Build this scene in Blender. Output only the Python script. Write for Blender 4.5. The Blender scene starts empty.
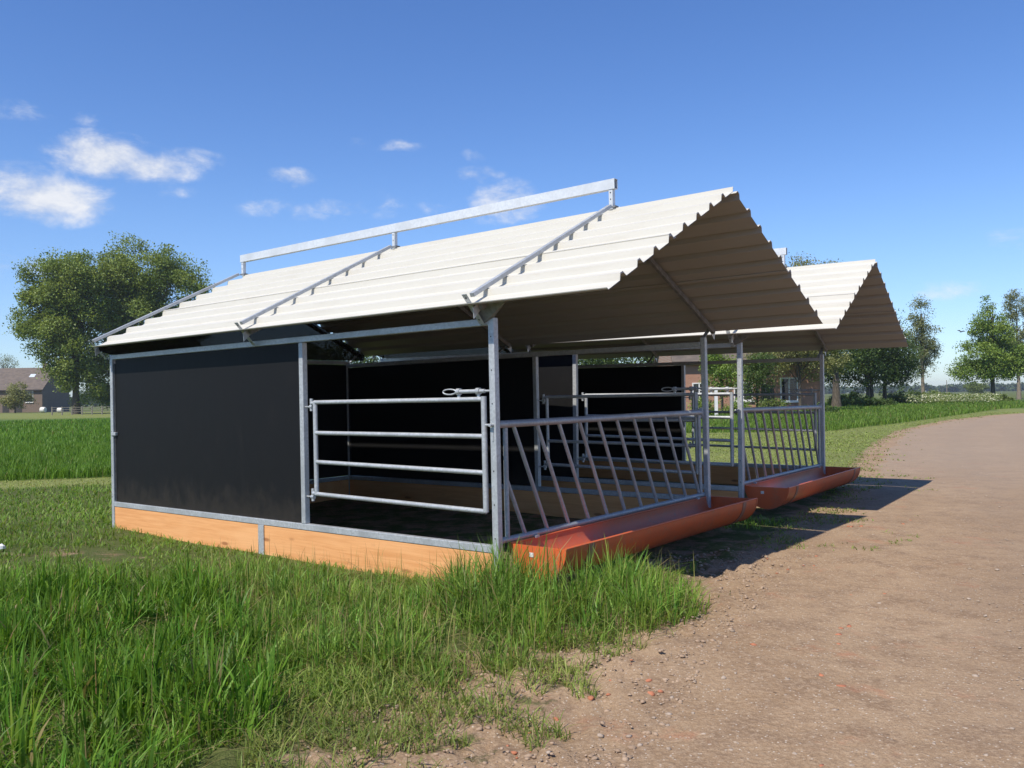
import bpy, math, random
import numpy as np
from mathutils import Vector, Matrix, noise as mnoise

random.seed(7)
RNG = np.random.default_rng(11)
scene = bpy.context.scene
COL = scene.collection

# ------------------------------------------------------------------ camera
F_PX, PITCH, ROLL, CAM_Z = 854.6, -0.0155, -0.0152, 1.57
def _rot(a, b):
    ca, sa, cb, sb = math.cos(a), math.sin(a), math.cos(b), math.sin(b)
    return np.array([[ca, -sa, 0], [sa, ca, 0], [0, 0, 1.]]) @ np.array([[1., 0, 0], [0, cb, -sb], [0, sb, cb]])
_B = np.array([[1., 0, 0], [0, 0, -1], [0, 1, 0]])
W2C = _rot(ROLL, PITCH) @ _B
C2W = W2C.T
cam_d = bpy.data.cameras.new("camera")
cam = bpy.data.objects.new("camera", cam_d)
COL.objects.link(cam)
R3 = np.stack([C2W[:, 0], -C2W[:, 1], -C2W[:, 2]], axis=1)
M = Matrix.Identity(4)
for i in range(3):
    for j in range(3):
        M[i][j] = R3[i][j]
M.translation = (0, 0, CAM_Z)
cam.matrix_world = M
cam_d.sensor_width = 36.0
cam_d.lens = F_PX / 1024 * 36.0
cam_d.clip_start = 0.05
cam_d.clip_end = 12000
scene.camera = cam

def ray(px, py):
    return C2W @ np.array([(px - 512) / F_PX, (py - 384) / F_PX, 1.0])
def on_ground(px, py, z=0.0):
    r = ray(px, py)
    p = r * ((z - CAM_Z) / r[2])
    return np.array([p[0], p[1]])
def at(px, dist):                      # ground point in the direction of column px, dist metres ahead
    r = ray(px, 397)
    return float(r[0] / r[1] * dist), float(dist)

# ------------------------------------------------------------------ object helpers
def tag(o, label=None, cat=None, group=None, kind=None):
    if label: o["label"] = label
    if cat: o["category"] = cat
    if group: o["group"] = group
    if kind: o["kind"] = kind
    return o
def empty(name, loc=(0, 0, 0), rot=(0, 0, 0)):
    o = bpy.data.objects.new(name, None)
    o.empty_display_size = 0.2
    COL.objects.link(o)
    o.location = loc
    o.rotation_euler = rot
    return o
def link_mesh(name, me, mats, parent=None, loc=None):
    o = bpy.data.objects.new(name, me)
    COL.objects.link(o)
    for m in (mats if isinstance(mats, (list, tuple)) else [mats]):
        me.materials.append(m)
    if parent is not None:
        o.parent = parent
    if loc is not None:
        o.location = loc
    return o
def copy_tree(o, parent=None):
    c = o.copy()
    COL.objects.link(c)
    if parent is not None:
        c.parent = parent
        c.matrix_parent_inverse = o.matrix_parent_inverse.copy()
    for ch in list(o.children):
        copy_tree(ch, c)
    return c

class MB:
    """collects boxes, bars, tubes and polygons into one mesh"""
    def __init__(self):
        self.v, self.f, self.mi, self.sm = [], [], [], []
    def add(self, vs, fs, mi=0, sm=False):
        b = len(self.v)
        self.v += [tuple(map(float, p)) for p in vs]
        for f in fs:
            self.f.append([b + i for i in f]); self.mi.append(mi); self.sm.append(sm)
    def box(self, x0, x1, y0, y1, z0, z1, mi=0):
        vs = [(x, y, z) for z in (z0, z1) for y in (y0, y1) for x in (x0, x1)]
        self.add(vs, [(0, 2, 3, 1), (4, 5, 7, 6), (0, 1, 5, 4), (2, 6, 7, 3), (0, 4, 6, 2), (1, 3, 7, 5)], mi)
        return self
    def bar(self, p, q, w, h, up=(0, 0, 1), mi=0, open_end=False):
        p, q, up = Vector(p), Vector(q), Vector(up)
        d = (q - p).normalized(); s = d.cross(up).normalized(); n = s.cross(d).normalized()
        vs = []
        for c in (p, q):
            for a, b in ((-1, -1), (1, -1), (1, 1), (-1, 1)):
                vs.append(c + s * a * w / 2 + n * b * h / 2)
        fs = [(0, 1, 5, 4), (1, 2, 6, 5), (2, 3, 7, 6), (3, 0, 4, 7)]
        if not open_end:
            fs += [(3, 2, 1, 0), (4, 5, 6, 7)]
        self.add(vs, fs, mi)
        return self
    def hollow(self, p, q, w, h, t=0.004, up=(0, 0, 1), mi=0):
        """rectangular tube with open ends"""
        p, q, up = Vector(p), Vector(q), Vector(up)
        d = (q - p).normalized(); s = d.cross(up).normalized(); n = s.cross(d).normalized()
        vs = []
        for c in (p, q):
            for (ww, hh) in ((w, h), (w - 2 * t, h - 2 * t)):
                for a, b in ((-1, -1), (1, -1), (1, 1), (-1, 1)):
                    vs.append(c + s * a * ww / 2 + n * b * hh / 2)
        fs = []
        for i in range(4):
            j = (i + 1) % 4
            fs += [(i, j, 8 + j, 8 + i), (4 + j, 4 + i, 12 + i, 12 + j), (j, i, 4 + i, 4 + j), (8 + i, 8 + j, 12 + j, 12 + i)]
        self.add(vs, fs, mi)
        return self
    def tube(self, pts, r, n=10, mi=0, caps=True, radii=None):
        pts = [Vector(p) for p in pts]
        rings = []
        vs = []
        ref = None
        for i, p in enumerate(pts):
            d = (pts[min(i + 1, len(pts) - 1)] - pts[max(i - 1, 0)]).normalized()
            if ref is None:
                ref = Vector((0, 0, 1)) if abs(d.z) < 0.9 else Vector((1, 0, 0))
            s = d.cross(ref).normalized(); t = s.cross(d).normalized(); ref = t
            rr = radii[i] if radii else r
            rings.append(len(vs))
            for k in range(n):
                a = 2 * math.pi * k / n
                vs.append(p + s * math.cos(a) * rr + t * math.sin(a) * rr)
        fs = []
        for i in range(len(pts) - 1):
            a, b = rings[i], rings[i + 1]
            for k in range(n):
                k2 = (k + 1) % n
                fs.append((a + k, a + k2, b + k2, b + k))
        self.add(vs, fs, mi, True)
        if caps:
            self.add([vs[rings[0] + k] for k in range(n)], [tuple(range(n))[::-1]], mi)
            self.add([vs[rings[-1] + k] for k in range(n)], [tuple(range(n))], mi)
        return self
    def poly(self, pts, mi=0):
        self.add(pts, [tuple(range(len(pts)))], mi)
        return self
    def prism(self, pts, off, mi=0):
        n = len(pts); off = Vector(off)
        a = [Vector(p) for p in pts]; b = [p + off for p in a]
        self.add(a + b, [tuple(range(n))[::-1], tuple(range(n, 2 * n))] + [(i, (i + 1) % n, n + (i + 1) % n, n + i) for i in range(n)], mi)
        return self
    def build(self, name, mats, parent=None, loc=None, bevel=0.0):
        me = bpy.data.meshes.new(name)
        me.from_pydata(self.v, [], self.f)
        me.polygons.foreach_set("material_index", self.mi)
        me.polygons.foreach_set("use_smooth", self.sm)
        me.update()
        o = link_mesh(name, me, mats, parent, loc)
        if bevel:
            m = o.modifiers.new("edge", "BEVEL"); m.width = bevel; m.segments = 2; m.limit_method = "ANGLE"; m.angle_limit = 0.9
        return o

def mesh_np(name, V, loops, starts, totals, mats, parent=None, colors=None, smooth=False, loc=None, mi=None):
    me = bpy.data.meshes.new(name)
    me.vertices.add(len(V)); me.vertices.foreach_set("co", V.astype(np.float32).ravel())
    me.loops.add(len(loops)); me.loops.foreach_set("vertex_index", loops.astype(np.int32))
    me.polygons.add(len(starts)); me.polygons.foreach_set("loop_start", starts.astype(np.int32))
    me.polygons.foreach_set("loop_total", totals.astype(np.int32))
    if smooth:
        me.polygons.foreach_set("use_smooth", np.ones(len(starts), bool))
    if mi is not None:
        me.polygons.foreach_set("material_index", mi.astype(np.int32))
    if colors is not None:
        for k, c in colors.items():
            a = me.attributes.new(k, "FLOAT_COLOR", "POINT")
            cc = np.ones((len(V), 4), np.float32); cc[:, :c.shape[1]] = c
            a.data.foreach_set("color", cc.ravel())
    me.update(calc_edges=True)
    return link_mesh(name, me, mats, parent, loc)

# ------------------------------------------------------------------ materials
class N:
    """small node-tree writer"""
    def __init__(self, name, world=False):
        if world:
            self.m = bpy.data.worlds.new(name)
        else:
            self.m = bpy.data.materials.new(name)
        self.m.use_nodes = True
        self.t = self.m.node_tree
        self.t.nodes.clear()
    def n(self, typ, **kw):
        nd = self.t.nodes.new(typ)
        for k, v in kw.items():
            if k.startswith("i_"):
                key = k[2:].replace("_", " ")
                nd.inputs[int(key) if key.isdigit() else key].default_value = v
            else:
                setattr(nd, k, v)
        return nd
    def l(self, a, b):
        self.t.links.new(a, b)
    def val(self, inp, v):
        if hasattr(v, "is_output"): self.l(v, inp)
        else: inp.default_value = v
    def math(self, op, a, b=0.0, c=None, clamp=False):
        nd = self.n("ShaderNodeMath", operation=op, use_clamp=clamp)
        self.val(nd.inputs[0], a); self.val(nd.inputs[1], b)
        if c is not None: self.val(nd.inputs[2], c)
        return nd.outputs[0]
    def noise(self, vec, scale, detail=4, rough=0.55, dist=0.0):
        nd = self.n("ShaderNodeTexNoise")
        nd.inputs["Scale"].default_value = scale; nd.inputs["Detail"].default_value = detail
        nd.inputs["Roughness"].default_value = rough; nd.inputs["Distortion"].default_value = dist
        if vec is not None: self.l(vec, nd.inputs["Vector"])
        return nd.outputs["Fac"]
    def voro(self, vec, scale, out="Distance", rnd=1.0):
        nd = self.n("ShaderNodeTexVoronoi"); nd.inputs["Scale"].default_value = scale
        nd.inputs["Randomness"].default_value = rnd
        self.l(vec, nd.inputs["Vector"])
        return nd.outputs[out]
    def ramp(self, fac, stops, interp="LINEAR"):
        nd = self.n("ShaderNodeValToRGB"); cr = nd.color_ramp; cr.interpolation = interp
        while len(cr.elements) < len(stops): cr.elements.new(0.5)
        for e, (p, c) in zip(cr.elements, stops):
            e.position = p
            e.color = (c, c, c, 1) if isinstance(c, (int, float)) else (*c, 1)
        self.l(fac, nd.inputs[0])
        return nd.outputs[0]
    def mix(self, fac, a, b, blend="MIX"):
        nd = self.n("ShaderNodeMix", data_type="RGBA", blend_type=blend, clamp_factor=True)
        self.val(nd.inputs[0], fac)
        for inp, v in ((nd.inputs[6], a), (nd.inputs[7], b)):
            if hasattr(v, "is_output"): self.l(v, inp)
            else: inp.default_value = (*v, 1) if len(v) == 3 else v
        return nd.outputs[2]
    def sstep(self, v, a, b):
        nd = self.n("ShaderNodeMapRange", interpolation_type="SMOOTHSTEP")
        self.val(nd.inputs[0], v); nd.inputs[1].default_value = a; nd.inputs[2].default_value = b
        return nd.outputs[0]
    def pos(self):
        return self.n("ShaderNodeNewGeometry").outputs["Position"]
    def obj(self):
        return self.n("ShaderNodeTexCoord").outputs["Object"]
    def scale(self, vec, s):
        nd = self.n("ShaderNodeMapping"); nd.inputs["Scale"].default_value = s
        self.l(vec, nd.inputs["Vector"])
        return nd.outputs[0]
    def bump(self, h, strength=0.3, dist=0.02):
        nd = self.n("ShaderNodeBump"); nd.inputs["Strength"].default_value = strength; nd.inputs["Distance"].default_value = dist
        self.l(h, nd.inputs["Height"])
        return nd.outputs[0]
    def pbr(self, color, rough=0.6, metal=0.0, normal=None, spec=0.5):
        nd = self.n("ShaderNodeBsdfPrincipled")
        if hasattr(color, "is_output"): self.l(color, nd.inputs["Base Color"])
        else: nd.inputs["Base Color"].default_value = (*color, 1)
        self.val(nd.inputs["Roughness"], rough); self.val(nd.inputs["Metallic"], metal)
        nd.inputs["Specular IOR Level"].default_value = spec
        if normal is not None: self.l(normal, nd.inputs["Normal"])
        return nd.outputs[0]
    def out(self, sh):
        o = self.n("ShaderNodeOutputWorld" if isinstance(self.m, bpy.types.World) else "ShaderNodeOutputMaterial")
        self.l(sh, o.inputs[0])
        return self.m

MAT = {}
def mat_noisy(name, c1, c2, scale=8, rough=0.6, metal=0.0, bump=0.0, stretch=(1, 1, 1), spec=0.4, detail=5, lo=0.3, hi=0.7):
    g = N(name); v = g.scale(g.obj(), stretch)
    nz = g.noise(v, scale, detail)
    c = g.mix(g.sstep(nz, lo, hi), c1, c2)
    nrm = g.bump(nz, bump, 0.01) if bump else None
    MAT[name] = g.out(g.pbr(c, rough, metal, nrm, spec))
    return MAT[name]

# galvanised steel with spangle
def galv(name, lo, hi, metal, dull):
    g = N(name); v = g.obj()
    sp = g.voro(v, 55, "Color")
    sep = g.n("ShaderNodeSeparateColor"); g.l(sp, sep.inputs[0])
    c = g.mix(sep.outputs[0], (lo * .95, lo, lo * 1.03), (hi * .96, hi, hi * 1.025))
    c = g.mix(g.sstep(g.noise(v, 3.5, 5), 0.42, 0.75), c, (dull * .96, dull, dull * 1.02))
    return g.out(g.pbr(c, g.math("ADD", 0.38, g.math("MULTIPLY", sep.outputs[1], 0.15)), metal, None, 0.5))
MAT["galv"] = galv("galvanised steel", 0.41, 0.53, 0.35, 0.37)
MAT["galv_sunlit"] = galv("sun brightened galvanised steel", 0.60, 0.70, 0.20, 0.56)  # same zinc, brightened: sunlight on the ridge beam painted into the colour
MAT["galv_shaded"] = galv("shade darkened galvanised tube", 0.31, 0.41, 0.25, 0.28)  # same zinc, darkened: roof shade on the feed fence painted into the colour

# roof sheet: cream coated steel, faint rain streaks and rusty dust
g = N("cream roof sheet"); v = g.obj()
st = g.noise(g.scale(v, (1.2, 9, 9)), 1.5, 5)
sm = g.noise(v, 2.3, 6, 0.62)
c = g.mix(g.sstep(st, 0.45, 0.80), (0.545, 0.525, 0.462), (0.505, 0.48, 0.415))
c = g.mix(g.math("MULTIPLY", g.sstep(g.noise(g.scale(v, (0.8, 2.6, 2.6)), 2.1, 7, 0.68), 0.60, 0.76), 0.40), c, (0.42, 0.33, 0.21))
MAT["roof"] = g.out(g.pbr(c, 0.45, 0.0, g.bump(sm, 0.04, 0.01), 0.4))
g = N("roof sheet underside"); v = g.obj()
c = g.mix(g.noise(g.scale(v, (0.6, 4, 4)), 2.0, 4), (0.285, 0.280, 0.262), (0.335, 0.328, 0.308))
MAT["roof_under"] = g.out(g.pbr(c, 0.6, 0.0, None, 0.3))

# film faced plywood
g = N("black film faced board"); v = g.obj()
fine = g.noise(v, 260, 2)
sc = g.noise(g.scale(v, (1, 1, 0.35)), 7, 6, 0.7)
c = g.mix(g.sstep(sc, 0.5, 0.8), (0.0085, 0.0085, 0.0092), (0.0135, 0.0132, 0.0135))
scr = g.sstep(g.noise(g.scale(v, (26, 26, 2.2)), 1.4, 3), 0.73, 0.80)
c = g.mix(g.math("MULTIPLY", scr, 0.25), c, (0.07, 0.07, 0.075))
sz = g.n("ShaderNodeSeparateXYZ"); g.l(v, sz.inputs[0])
splash = g.sstep(g.math("ADD", sz.outputs[2], g.math("MULTIPLY", g.noise(v, 5.5, 7, 0.75), -0.9)), 0.30, -0.12)
c = g.mix(g.math("MULTIPLY", splash, 0.30), c, (0.062, 0.050, 0.038))
MAT["panel"] = g.out(g.pbr(c, g.math("ADD", 0.46, g.math("MULTIPLY", sc, 0.22)), 0.0, g.bump(fine, 0.12, 0.002), 0.17))

# fresh sawn board
def wood(name, a, b, knot):
    g = N(name); v = g.obj()
    gr = g.noise(g.scale(v, (0.7, 16, 16)), 3.0, 8, 0.6, 0.6)
    big = g.noise(g.scale(v, (0.5, 3, 3)), 1.6, 3)
    c = g.mix(g.sstep(gr, 0.3, 0.72), a, b)
    c = g.mix(g.math("MULTIPLY", g.sstep(big, 0.45, 0.72), 0.55), c, (a[0] * 1.04, a[1] * 1.12, a[2] * 1.22))
    kd = g.voro(g.scale(v, (1.6, 4, 5.5)), 1.0)
    k = g.sstep(kd, 0.15, 0.06)
    c = g.mix(g.math("MULTIPLY", k, 0.75), c, knot)
    return g.out(g.pbr(c, 0.65, 0.0, g.bump(gr, 0.15, 0.004), 0.3))
MAT["wood"] = wood("fresh sawn softwood", (0.74, 0.375, 0.155), (0.62, 0.285, 0.105), (0.26, 0.10, 0.035))

g = N("terracotta plastic"); v = g.obj()
nz = g.noise(g.scale(v, (1, 0.5, 1)), 5, 6, 0.65)
c = g.mix(g.sstep(nz, 0.35, 0.75), (0.60, 0.115, 0.032), (0.46, 0.105, 0.040))
c = g.mix(g.math("MULTIPLY", g.sstep(g.noise(v, 9, 8, 0.75), 0.50, 0.72), 0.6), c, (0.30, 0.165, 0.095))
MAT["trough"] = g.out(g.pbr(c, 0.42, 0.0, g.bump(nz, 0.05, 0.01), 0.45))

MAT["dark_steel"] = mat_noisy("dark steel", (0.03, 0.03, 0.032), (0.06, 0.06, 0.06), 20, 0.5, 0.4)
MAT["hole"] = mat_noisy("dark inside of a drilled hole", (0.01, 0.01, 0.01), (0.014, 0.014, 0.014), 20, 0.9)
MAT["sticker"] = mat_noisy("white sticker", (0.72, 0.72, 0.68), (0.55, 0.52, 0.46), 60, 0.5)
# wind break netting
g = N("dark windbreak netting"); v = g.obj()
bs = g.pbr((0.012, 0.013, 0.014), 0.8)
tr = g.n("ShaderNodeBsdfTransparent"); ms = g.n("ShaderNodeMixShader"); ms.inputs[0].default_value = 0.84
g.l(tr.outputs[0], ms.inputs[1]); g.l(bs, ms.inputs[2])
MAT["net"] = g.out(ms.outputs[0])

def leaf_mat(name, transl=0.35, rough=0.5, spec=0.35):
    g = N(name)
    a = g.n("ShaderNodeAttribute", attribute_name="col")
    p = g.pbr(a.outputs["Color"], rough, 0.0, None, spec)
    t = g.n("ShaderNodeBsdfTranslucent")
    c = g.mix(1.0, a.outputs["Color"], (1.35, 1.25, 0.6), "MULTIPLY")
    g.l(c, t.inputs[0])
    ms = g.n("ShaderNodeMixShader"); ms.inputs[0].default_value = transl
    g.l(p, ms.inputs[1]); g.l(t.outputs[0], ms.inputs[2])
    return g.out(ms.outputs[0])
MAT["leaf"] = leaf_mat("tree leaves", 0.3)
MAT["blade"] = leaf_mat("grass blades", 0.38, 0.45, 0.2)
MAT["bark"] = mat_noisy("bark", (0.055, 0.045, 0.033), (0.12, 0.10, 0.075), 5, 0.9, 0, 0.6, (3, 3, 0.6))
MAT["bark_pale"] = mat_noisy("pale bark", (0.15, 0.12, 0.085), (0.24, 0.20, 0.15), 5, 0.9, 0, 0.5, (3, 3, 0.6))

def soil(g, p):
    """colour and height of the trodden earth, from world position"""
    big = g.noise(p, 0.55, 5, 0.6)
    mid = g.noise(p, 3.2, 7, 0.68)
    fine = g.noise(p, 34, 5, 0.7)
    c = g.mix(g.sstep(big, 0.35, 0.66), (0.292, 0.194, 0.114), (0.370, 0.258, 0.160))
    c = g.mix(g.sstep(mid, 0.40, 0.70), c, (0.225, 0.148, 0.092))
    c = g.mix(g.math("MULTIPLY", g.sstep(fine, 0.42, 0.72), 0.70), c, (0.460, 0.340, 0.230))
    vfine = g.noise(p, 130, 3, 0.7)
    c = g.mix(g.math("MULTIPLY", g.sstep(vfine, 0.47, 0.66), 0.62), c, (0.165, 0.110, 0.072))
    # dark crumbs
    vd = g.voro(p, 26); vc = g.voro(p, 26, "Color")
    s = g.n("ShaderNodeSeparateColor"); g.l(vc, s.inputs[0])
    crumb = g.math("MULTIPLY", g.math("MULTIPLY", g.math("GREATER_THAN", s.outputs[0], 0.80), g.sstep(vd, 0.36, 0.10)), g.sstep(g.noise(p, 2.1, 5, 0.7), 0.48, 0.68))
    c = g.mix(g.math("MULTIPLY", crumb, 0.6), c, (0.15, 0.10, 0.065))
    # pale grit
    vd2 = g.voro(p, 60); vc2 = g.voro(p, 60, "Color")
    s2 = g.n("ShaderNodeSeparateColor"); g.l(vc2, s2.inputs[0])
    grit = g.math("MULTIPLY", g.math("GREATER_THAN", s2.outputs[1], 0.86), g.sstep(vd2, 0.36, 0.18))
    c = g.mix(g.math("MULTIPLY", grit, 0.85), c, (0.56, 0.49, 0.41))
    # brick dust
    br = g.sstep(g.noise(p, 1.4, 6, 0.72), 0.56, 0.72)
    c = g.mix(g.math("MULTIPLY", br, 0.60), c, (0.36, 0.150, 0.082))
    h = g.math("ADD", g.math("MULTIPLY", mid, 1.0), g.math("ADD", g.math("MULTIPLY", fine, 0.35), g.math("MULTIPLY", crumb, 0.25)))
    return c, h, mid, fine

g = N("trodden earth track"); p = g.pos()
c, h, mid, fine = soil(g, p)
# greyer, gravelly further along; worn wheel tracks read from the "across" attribute
a = g.n("ShaderNodeAttribute", attribute_name="mask"); s = g.n("ShaderNodeSeparateColor"); g.l(a.outputs["Color"], s.inputs[0])
wt = g.math("MULTIPLY", s.outputs[0], g.sstep(g.noise(p, 1.1, 4), 0.25, 0.6))
c = g.mix(g.math("MULTIPLY", wt, 0.35), c, (0.225, 0.165, 0.116))
c = g.mix(g.math("MULTIPLY", s.outputs[1], 0.5), c, (0.300, 0.240, 0.185))
MAT["track"] = g.out(g.pbr(c, 0.92, 0.0, g.bump(h, 0.8, 0.04), 0.12))

g = N("grassy ground"); p = g.pos()
sc_, h, mid, fine = soil(g, p)
a = g.n("ShaderNodeAttribute", attribute_name="mask"); s = g.n("ShaderNodeSeparateColor"); g.l(a.outputs["Color"], s.inputs[0])
n1 = g.noise(p, 0.35, 5, 0.6); n2 = g.noise(p, 5.5, 6, 0.7); n3 = g.noise(g.scale(p, (1, 1, 1)), 45, 4, 0.75)
gc = g.mix(g.sstep(n2, 0.3, 0.7), (0.076, 0.098, 0.026), (0.125, 0.148, 0.046))
gc = g.mix(g.math("MULTIPLY", g.sstep(n1, 0.4, 0.65), 0.5), gc, (0.070, 0.088, 0.026))
gc = g.mix(g.math("MULTIPLY", g.sstep(n3, 0.45, 0.75), 0.55), gc, (0.20, 0.21, 0.075))
light = g.mix(g.sstep(n2, 0.3, 0.75), (0.175, 0.205, 0.060), (0.235, 0.245, 0.085))
gc = g.mix(s.outputs[1], gc, light)
dark = g.mix(g.sstep(n3, 0.35, 0.7), (0.055, 0.120, 0.018), (0.090, 0.165, 0.028))
gc = g.mix(s.outputs[2], gc, dark)
sf = g.sstep(g.math("ADD", s.outputs[0], g.math("MULTIPLY", g.math("SUBTRACT", g.noise(p, 2.6, 8, 0.75), 0.5), 1.5)), 0.40, 0.62)
cc = g.mix(sf, gc, sc_)
hh = g.math("ADD", h, g.math("MULTIPLY", g.math("SUBTRACT", 1.0, sf), g.math("MULTIPLY", n3, 0.8)))
MAT["ground"] = g.out(g.pbr(cc, 0.92, 0.0, g.bump(hh, 0.8, 0.04), 0.12))

def brick(name, c1, c2, mortar, s=1.0):
    g = N(name); v = g.obj()
    nd = g.n("ShaderNodeTexBrick")
    mp = g.n("ShaderNodeMapping"); mp.inputs["Rotation"].default_value = (math.radians(90), 0, 0)
    g.l(v, mp.inputs["Vector"]); g.l(mp.outputs[0], nd.inputs["Vector"])
    nd.inputs["Scale"].default_value = s
    nd.inputs["Brick Width"].default_value = 0.22; nd.inputs["Row Height"].default_value = 0.065; nd.inputs["Mortar Size"].default_value = 0.008
    nd.inputs["Color1"].default_value = (*c1, 1); nd.inputs["Color2"].default_value = (*c2, 1); nd.inputs["Mortar"].default_value = (*mortar, 1)
    c = g.mix(g.math("MULTIPLY", g.noise(v, 0.9, 5), 0.5), nd.outputs[0], (c1[0] * .6, c1[1] * .6, c1[2] * .6))
    return g.out(g.pbr(c, 0.85))
MAT["brick_red"] = brick("orange red brick", (0.40, 0.17, 0.095), (0.33, 0.14, 0.08), (0.42, 0.36, 0.30))
MAT["brick_dull"] = brick("dull brown brick", (0.20, 0.135, 0.095), (0.15, 0.105, 0.08), (0.22, 0.19, 0.16))
MAT["tiles"] = mat_noisy("brown roof tiles", (0.098, 0.080, 0.068), (0.150, 0.118, 0.095), 1.4, 0.85, 0, 0.3, (1, 1, 2.5))
MAT["white_paint"] = mat_noisy("white paint", (0.74, 0.73, 0.70), (0.64, 0.63, 0.60), 5, 0.5)
MAT["glass"] = mat_noisy("dark window glass", (0.015, 0.017, 0.02), (0.03, 0.032, 0.036), 2, 0.08, 0, 0, spec=0.8)
MAT["skylight"] = mat_noisy("pale skylight glass", (0.5, 0.55, 0.6), (0.6, 0.63, 0.66), 2, 0.1, 0, 0, spec=0.8)
MAT["fence_wood"] = mat_noisy("grey weathered wood", (0.17, 0.15, 0.12), (0.27, 0.24, 0.20), 9, 0.85)
MAT["stone"] = mat_noisy("grit stone", (0.24, 0.18, 0.13), (0.40, 0.32, 0.25), 30, 0.85)
MAT["clod"] = mat_noisy("dry earth clod", (0.26, 0.18, 0.12), (0.38, 0.275, 0.19), 25, 0.95, 0, 0.5)
MAT["brickbit"] = mat_noisy("brick fragment", (0.42, 0.16, 0.085), (0.34, 0.13, 0.07), 25, 0.9)
MAT["feather"] = mat_noisy("dark feathers", (0.03, 0.03, 0.035), (0.05, 0.05, 0.055), 9, 0.8)
MAT["film"] = mat_noisy("pale stretch film", (0.62, 0.60, 0.54), (0.72, 0.70, 0.65), 3, 0.35)
MAT["paper"] = mat_noisy("white scrap", (0.78, 0.78, 0.78), (0.66, 0.66, 0.68), 12, 0.5)

# ------------------------------------------------------------------ ground shape and zones
EDGE_PX = [(560, 768), (640, 690), (700, 630), (728, 600), (766, 575), (808, 545), (850, 505), (872, 482), (872, 462), (882, 446), (905, 431), (950, 420.5), (1000, 415), (1023, 413.5)]
EDGE = [(-3.6, -3.0), (-1.6, 0.4), (-0.6, 2.2)] + [tuple(on_ground(*q)) for q in EDGE_PX] + [(44, 63.5), (62, 74), (95, 90), (140, 108)]
EDGE = np.array(EDGE)
def edge_sd(P):
    """signed distance to the track's left edge (positive on the track)"""
    P = np.asarray(P, float)
    best = np.full(len(P), 1e9); sgn = np.ones(len(P))
    for a, b in zip(EDGE[:-1], EDGE[1:]):
        d = b - a; L2 = d @ d
        t = np.clip(((P - a) @ d) / L2, 0, 1)
        q = P - (a + t[:, None] * d)
        dist = np.hypot(q[:, 0], q[:, 1])
        cr = d[0] * (P[:, 1] - a[1]) - d[1] * (P[:, 0] - a[0])
        m = dist < best - 1e-9
        best[m] = dist[m]; sgn[m] = np.where(cr[m] < 0, 1, -1)
    return best * sgn
def vnoise(P, scale, seed=0.0):
    return np.array([mnoise.noise((x * scale + seed, y * scale - seed, seed)) for x, y in P])
_k = RNG.uniform(0, 6.28, (10, 2)); _w = RNG.normal(0, 1, (10, 2)); _w = _w / np.linalg.norm(_w, axis=1)[:, None] * RNG.uniform(1.1, 3.2, 10)[:, None]
def sst(x, a, b):
    t = np.clip((x - a) / (b - a), 0, 1); return t * t * (3 - 2 * t)
def gz(P):
    P = np.asarray(P, float)
    z = np.zeros(len(P))
    for (ph, _), w in zip(_k, _w):
        z += np.sin(P @ w + ph) * 0.0042
    r = np.hypot(P[:, 0], P[:, 1])
    z = z * np.clip((26 - r) / 14, 0, 1)
    near = np.where(r < 11)[0]
    if len(near):
        q = P[near]; sd = edge_sd(q)
        mk = sst(sd, -2.1, -0.9) * sst(-sd, -0.35, 0.15) * sst(-r[near], -10.5, -7.5)
        m2 = np.where(mk > 0.01)[0]
        if len(m2):
            qq = q[m2]
            rough = vnoise(qq, 2.6, 12.0) * 0.035 + np.abs(vnoise(qq, 6.5, 15.0)) * 0.070 + np.abs(vnoise(qq, 14.0, 18.0)) * 0.034 - 0.02
            z[near[m2]] += mk[m2] * rough
    return z
def inpoly(P, poly):
    P = np.asarray(P, float); poly = np.asarray(poly, float)
    ins = np.zeros(len(P), bool); n = len(poly)
    for i in range(n):
        a, b = poly[i], poly[(i + 1) % n]
        c = ((a[1] > P[:, 1]) != (b[1] > P[:, 1]))
        with np.errstate(divide="ignore", invalid="ignore"):
            xx = (b[0] - a[0]) * (P[:, 1] - a[1]) / (b[1] - a[1]) + a[0]
        ins ^= c & (P[:, 0] < xx)
    return ins
def gpoly(pts):
    return np.array([on_ground(*q) for q in pts])
# shelter footprint (near wall corner, axes)
YAW = 0.67
UV = np.array([math.cos(YAW), -math.sin(YAW)]); VV = np.array([math.sin(YAW), math.cos(YAW)])
S1 = np.array([-0.1496, 6.8523]); S2 = np.array([2.8717, 10.8455]); YAW2 = 0.6082
UV2 = np.array([math.cos(YAW2), -math.sin(YAW2)]); VV2 = np.array([math.sin(YAW2), math.cos(YAW2)])
LEN, WID, HT = 6.2, 3.87, 1.893
def shelter_uv(P, o, u, v):
    q = np.asarray(P) - o
    return q @ u + LEN, q @ v

Z_TALL = gpoly([(-500, 640), (-120, 588), (100, 590), (190, 588), (232, 612), (262, 660), (285, 700), (240, 760), (60, 860), (-700, 900)])
Z_MID = gpoly([(185, 582), (250, 570), (330, 570), (420, 584), (498, 588), (508, 577), (560, 573), (620, 572), (652, 576), (692, 592), (706, 612), (676, 630), (600, 646), (520, 668), (440, 690), (380, 672), (330, 668), (262, 672), (225, 620)])
FIELD_L = np.array([on_ground(-600, 481.5), on_ground(0, 481.5), on_ground(105, 477.5), on_ground(240, 472)])
def field_front(P):            # signed distance beyond the tall meadow's straight front edge on the left
    a, b = FIELD_L[1], FIELD_L[2]; d = (b - a) / np.linalg.norm(b - a)
    return (P[:, 1] - a[1]) * d[0] - (P[:, 0] - a[0]) * d[1]
BAND_A = np.array([on_ground(830, 431), on_ground(905, 422.5), on_ground(1000, 409), on_ground(1060, 405.5)])
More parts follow.
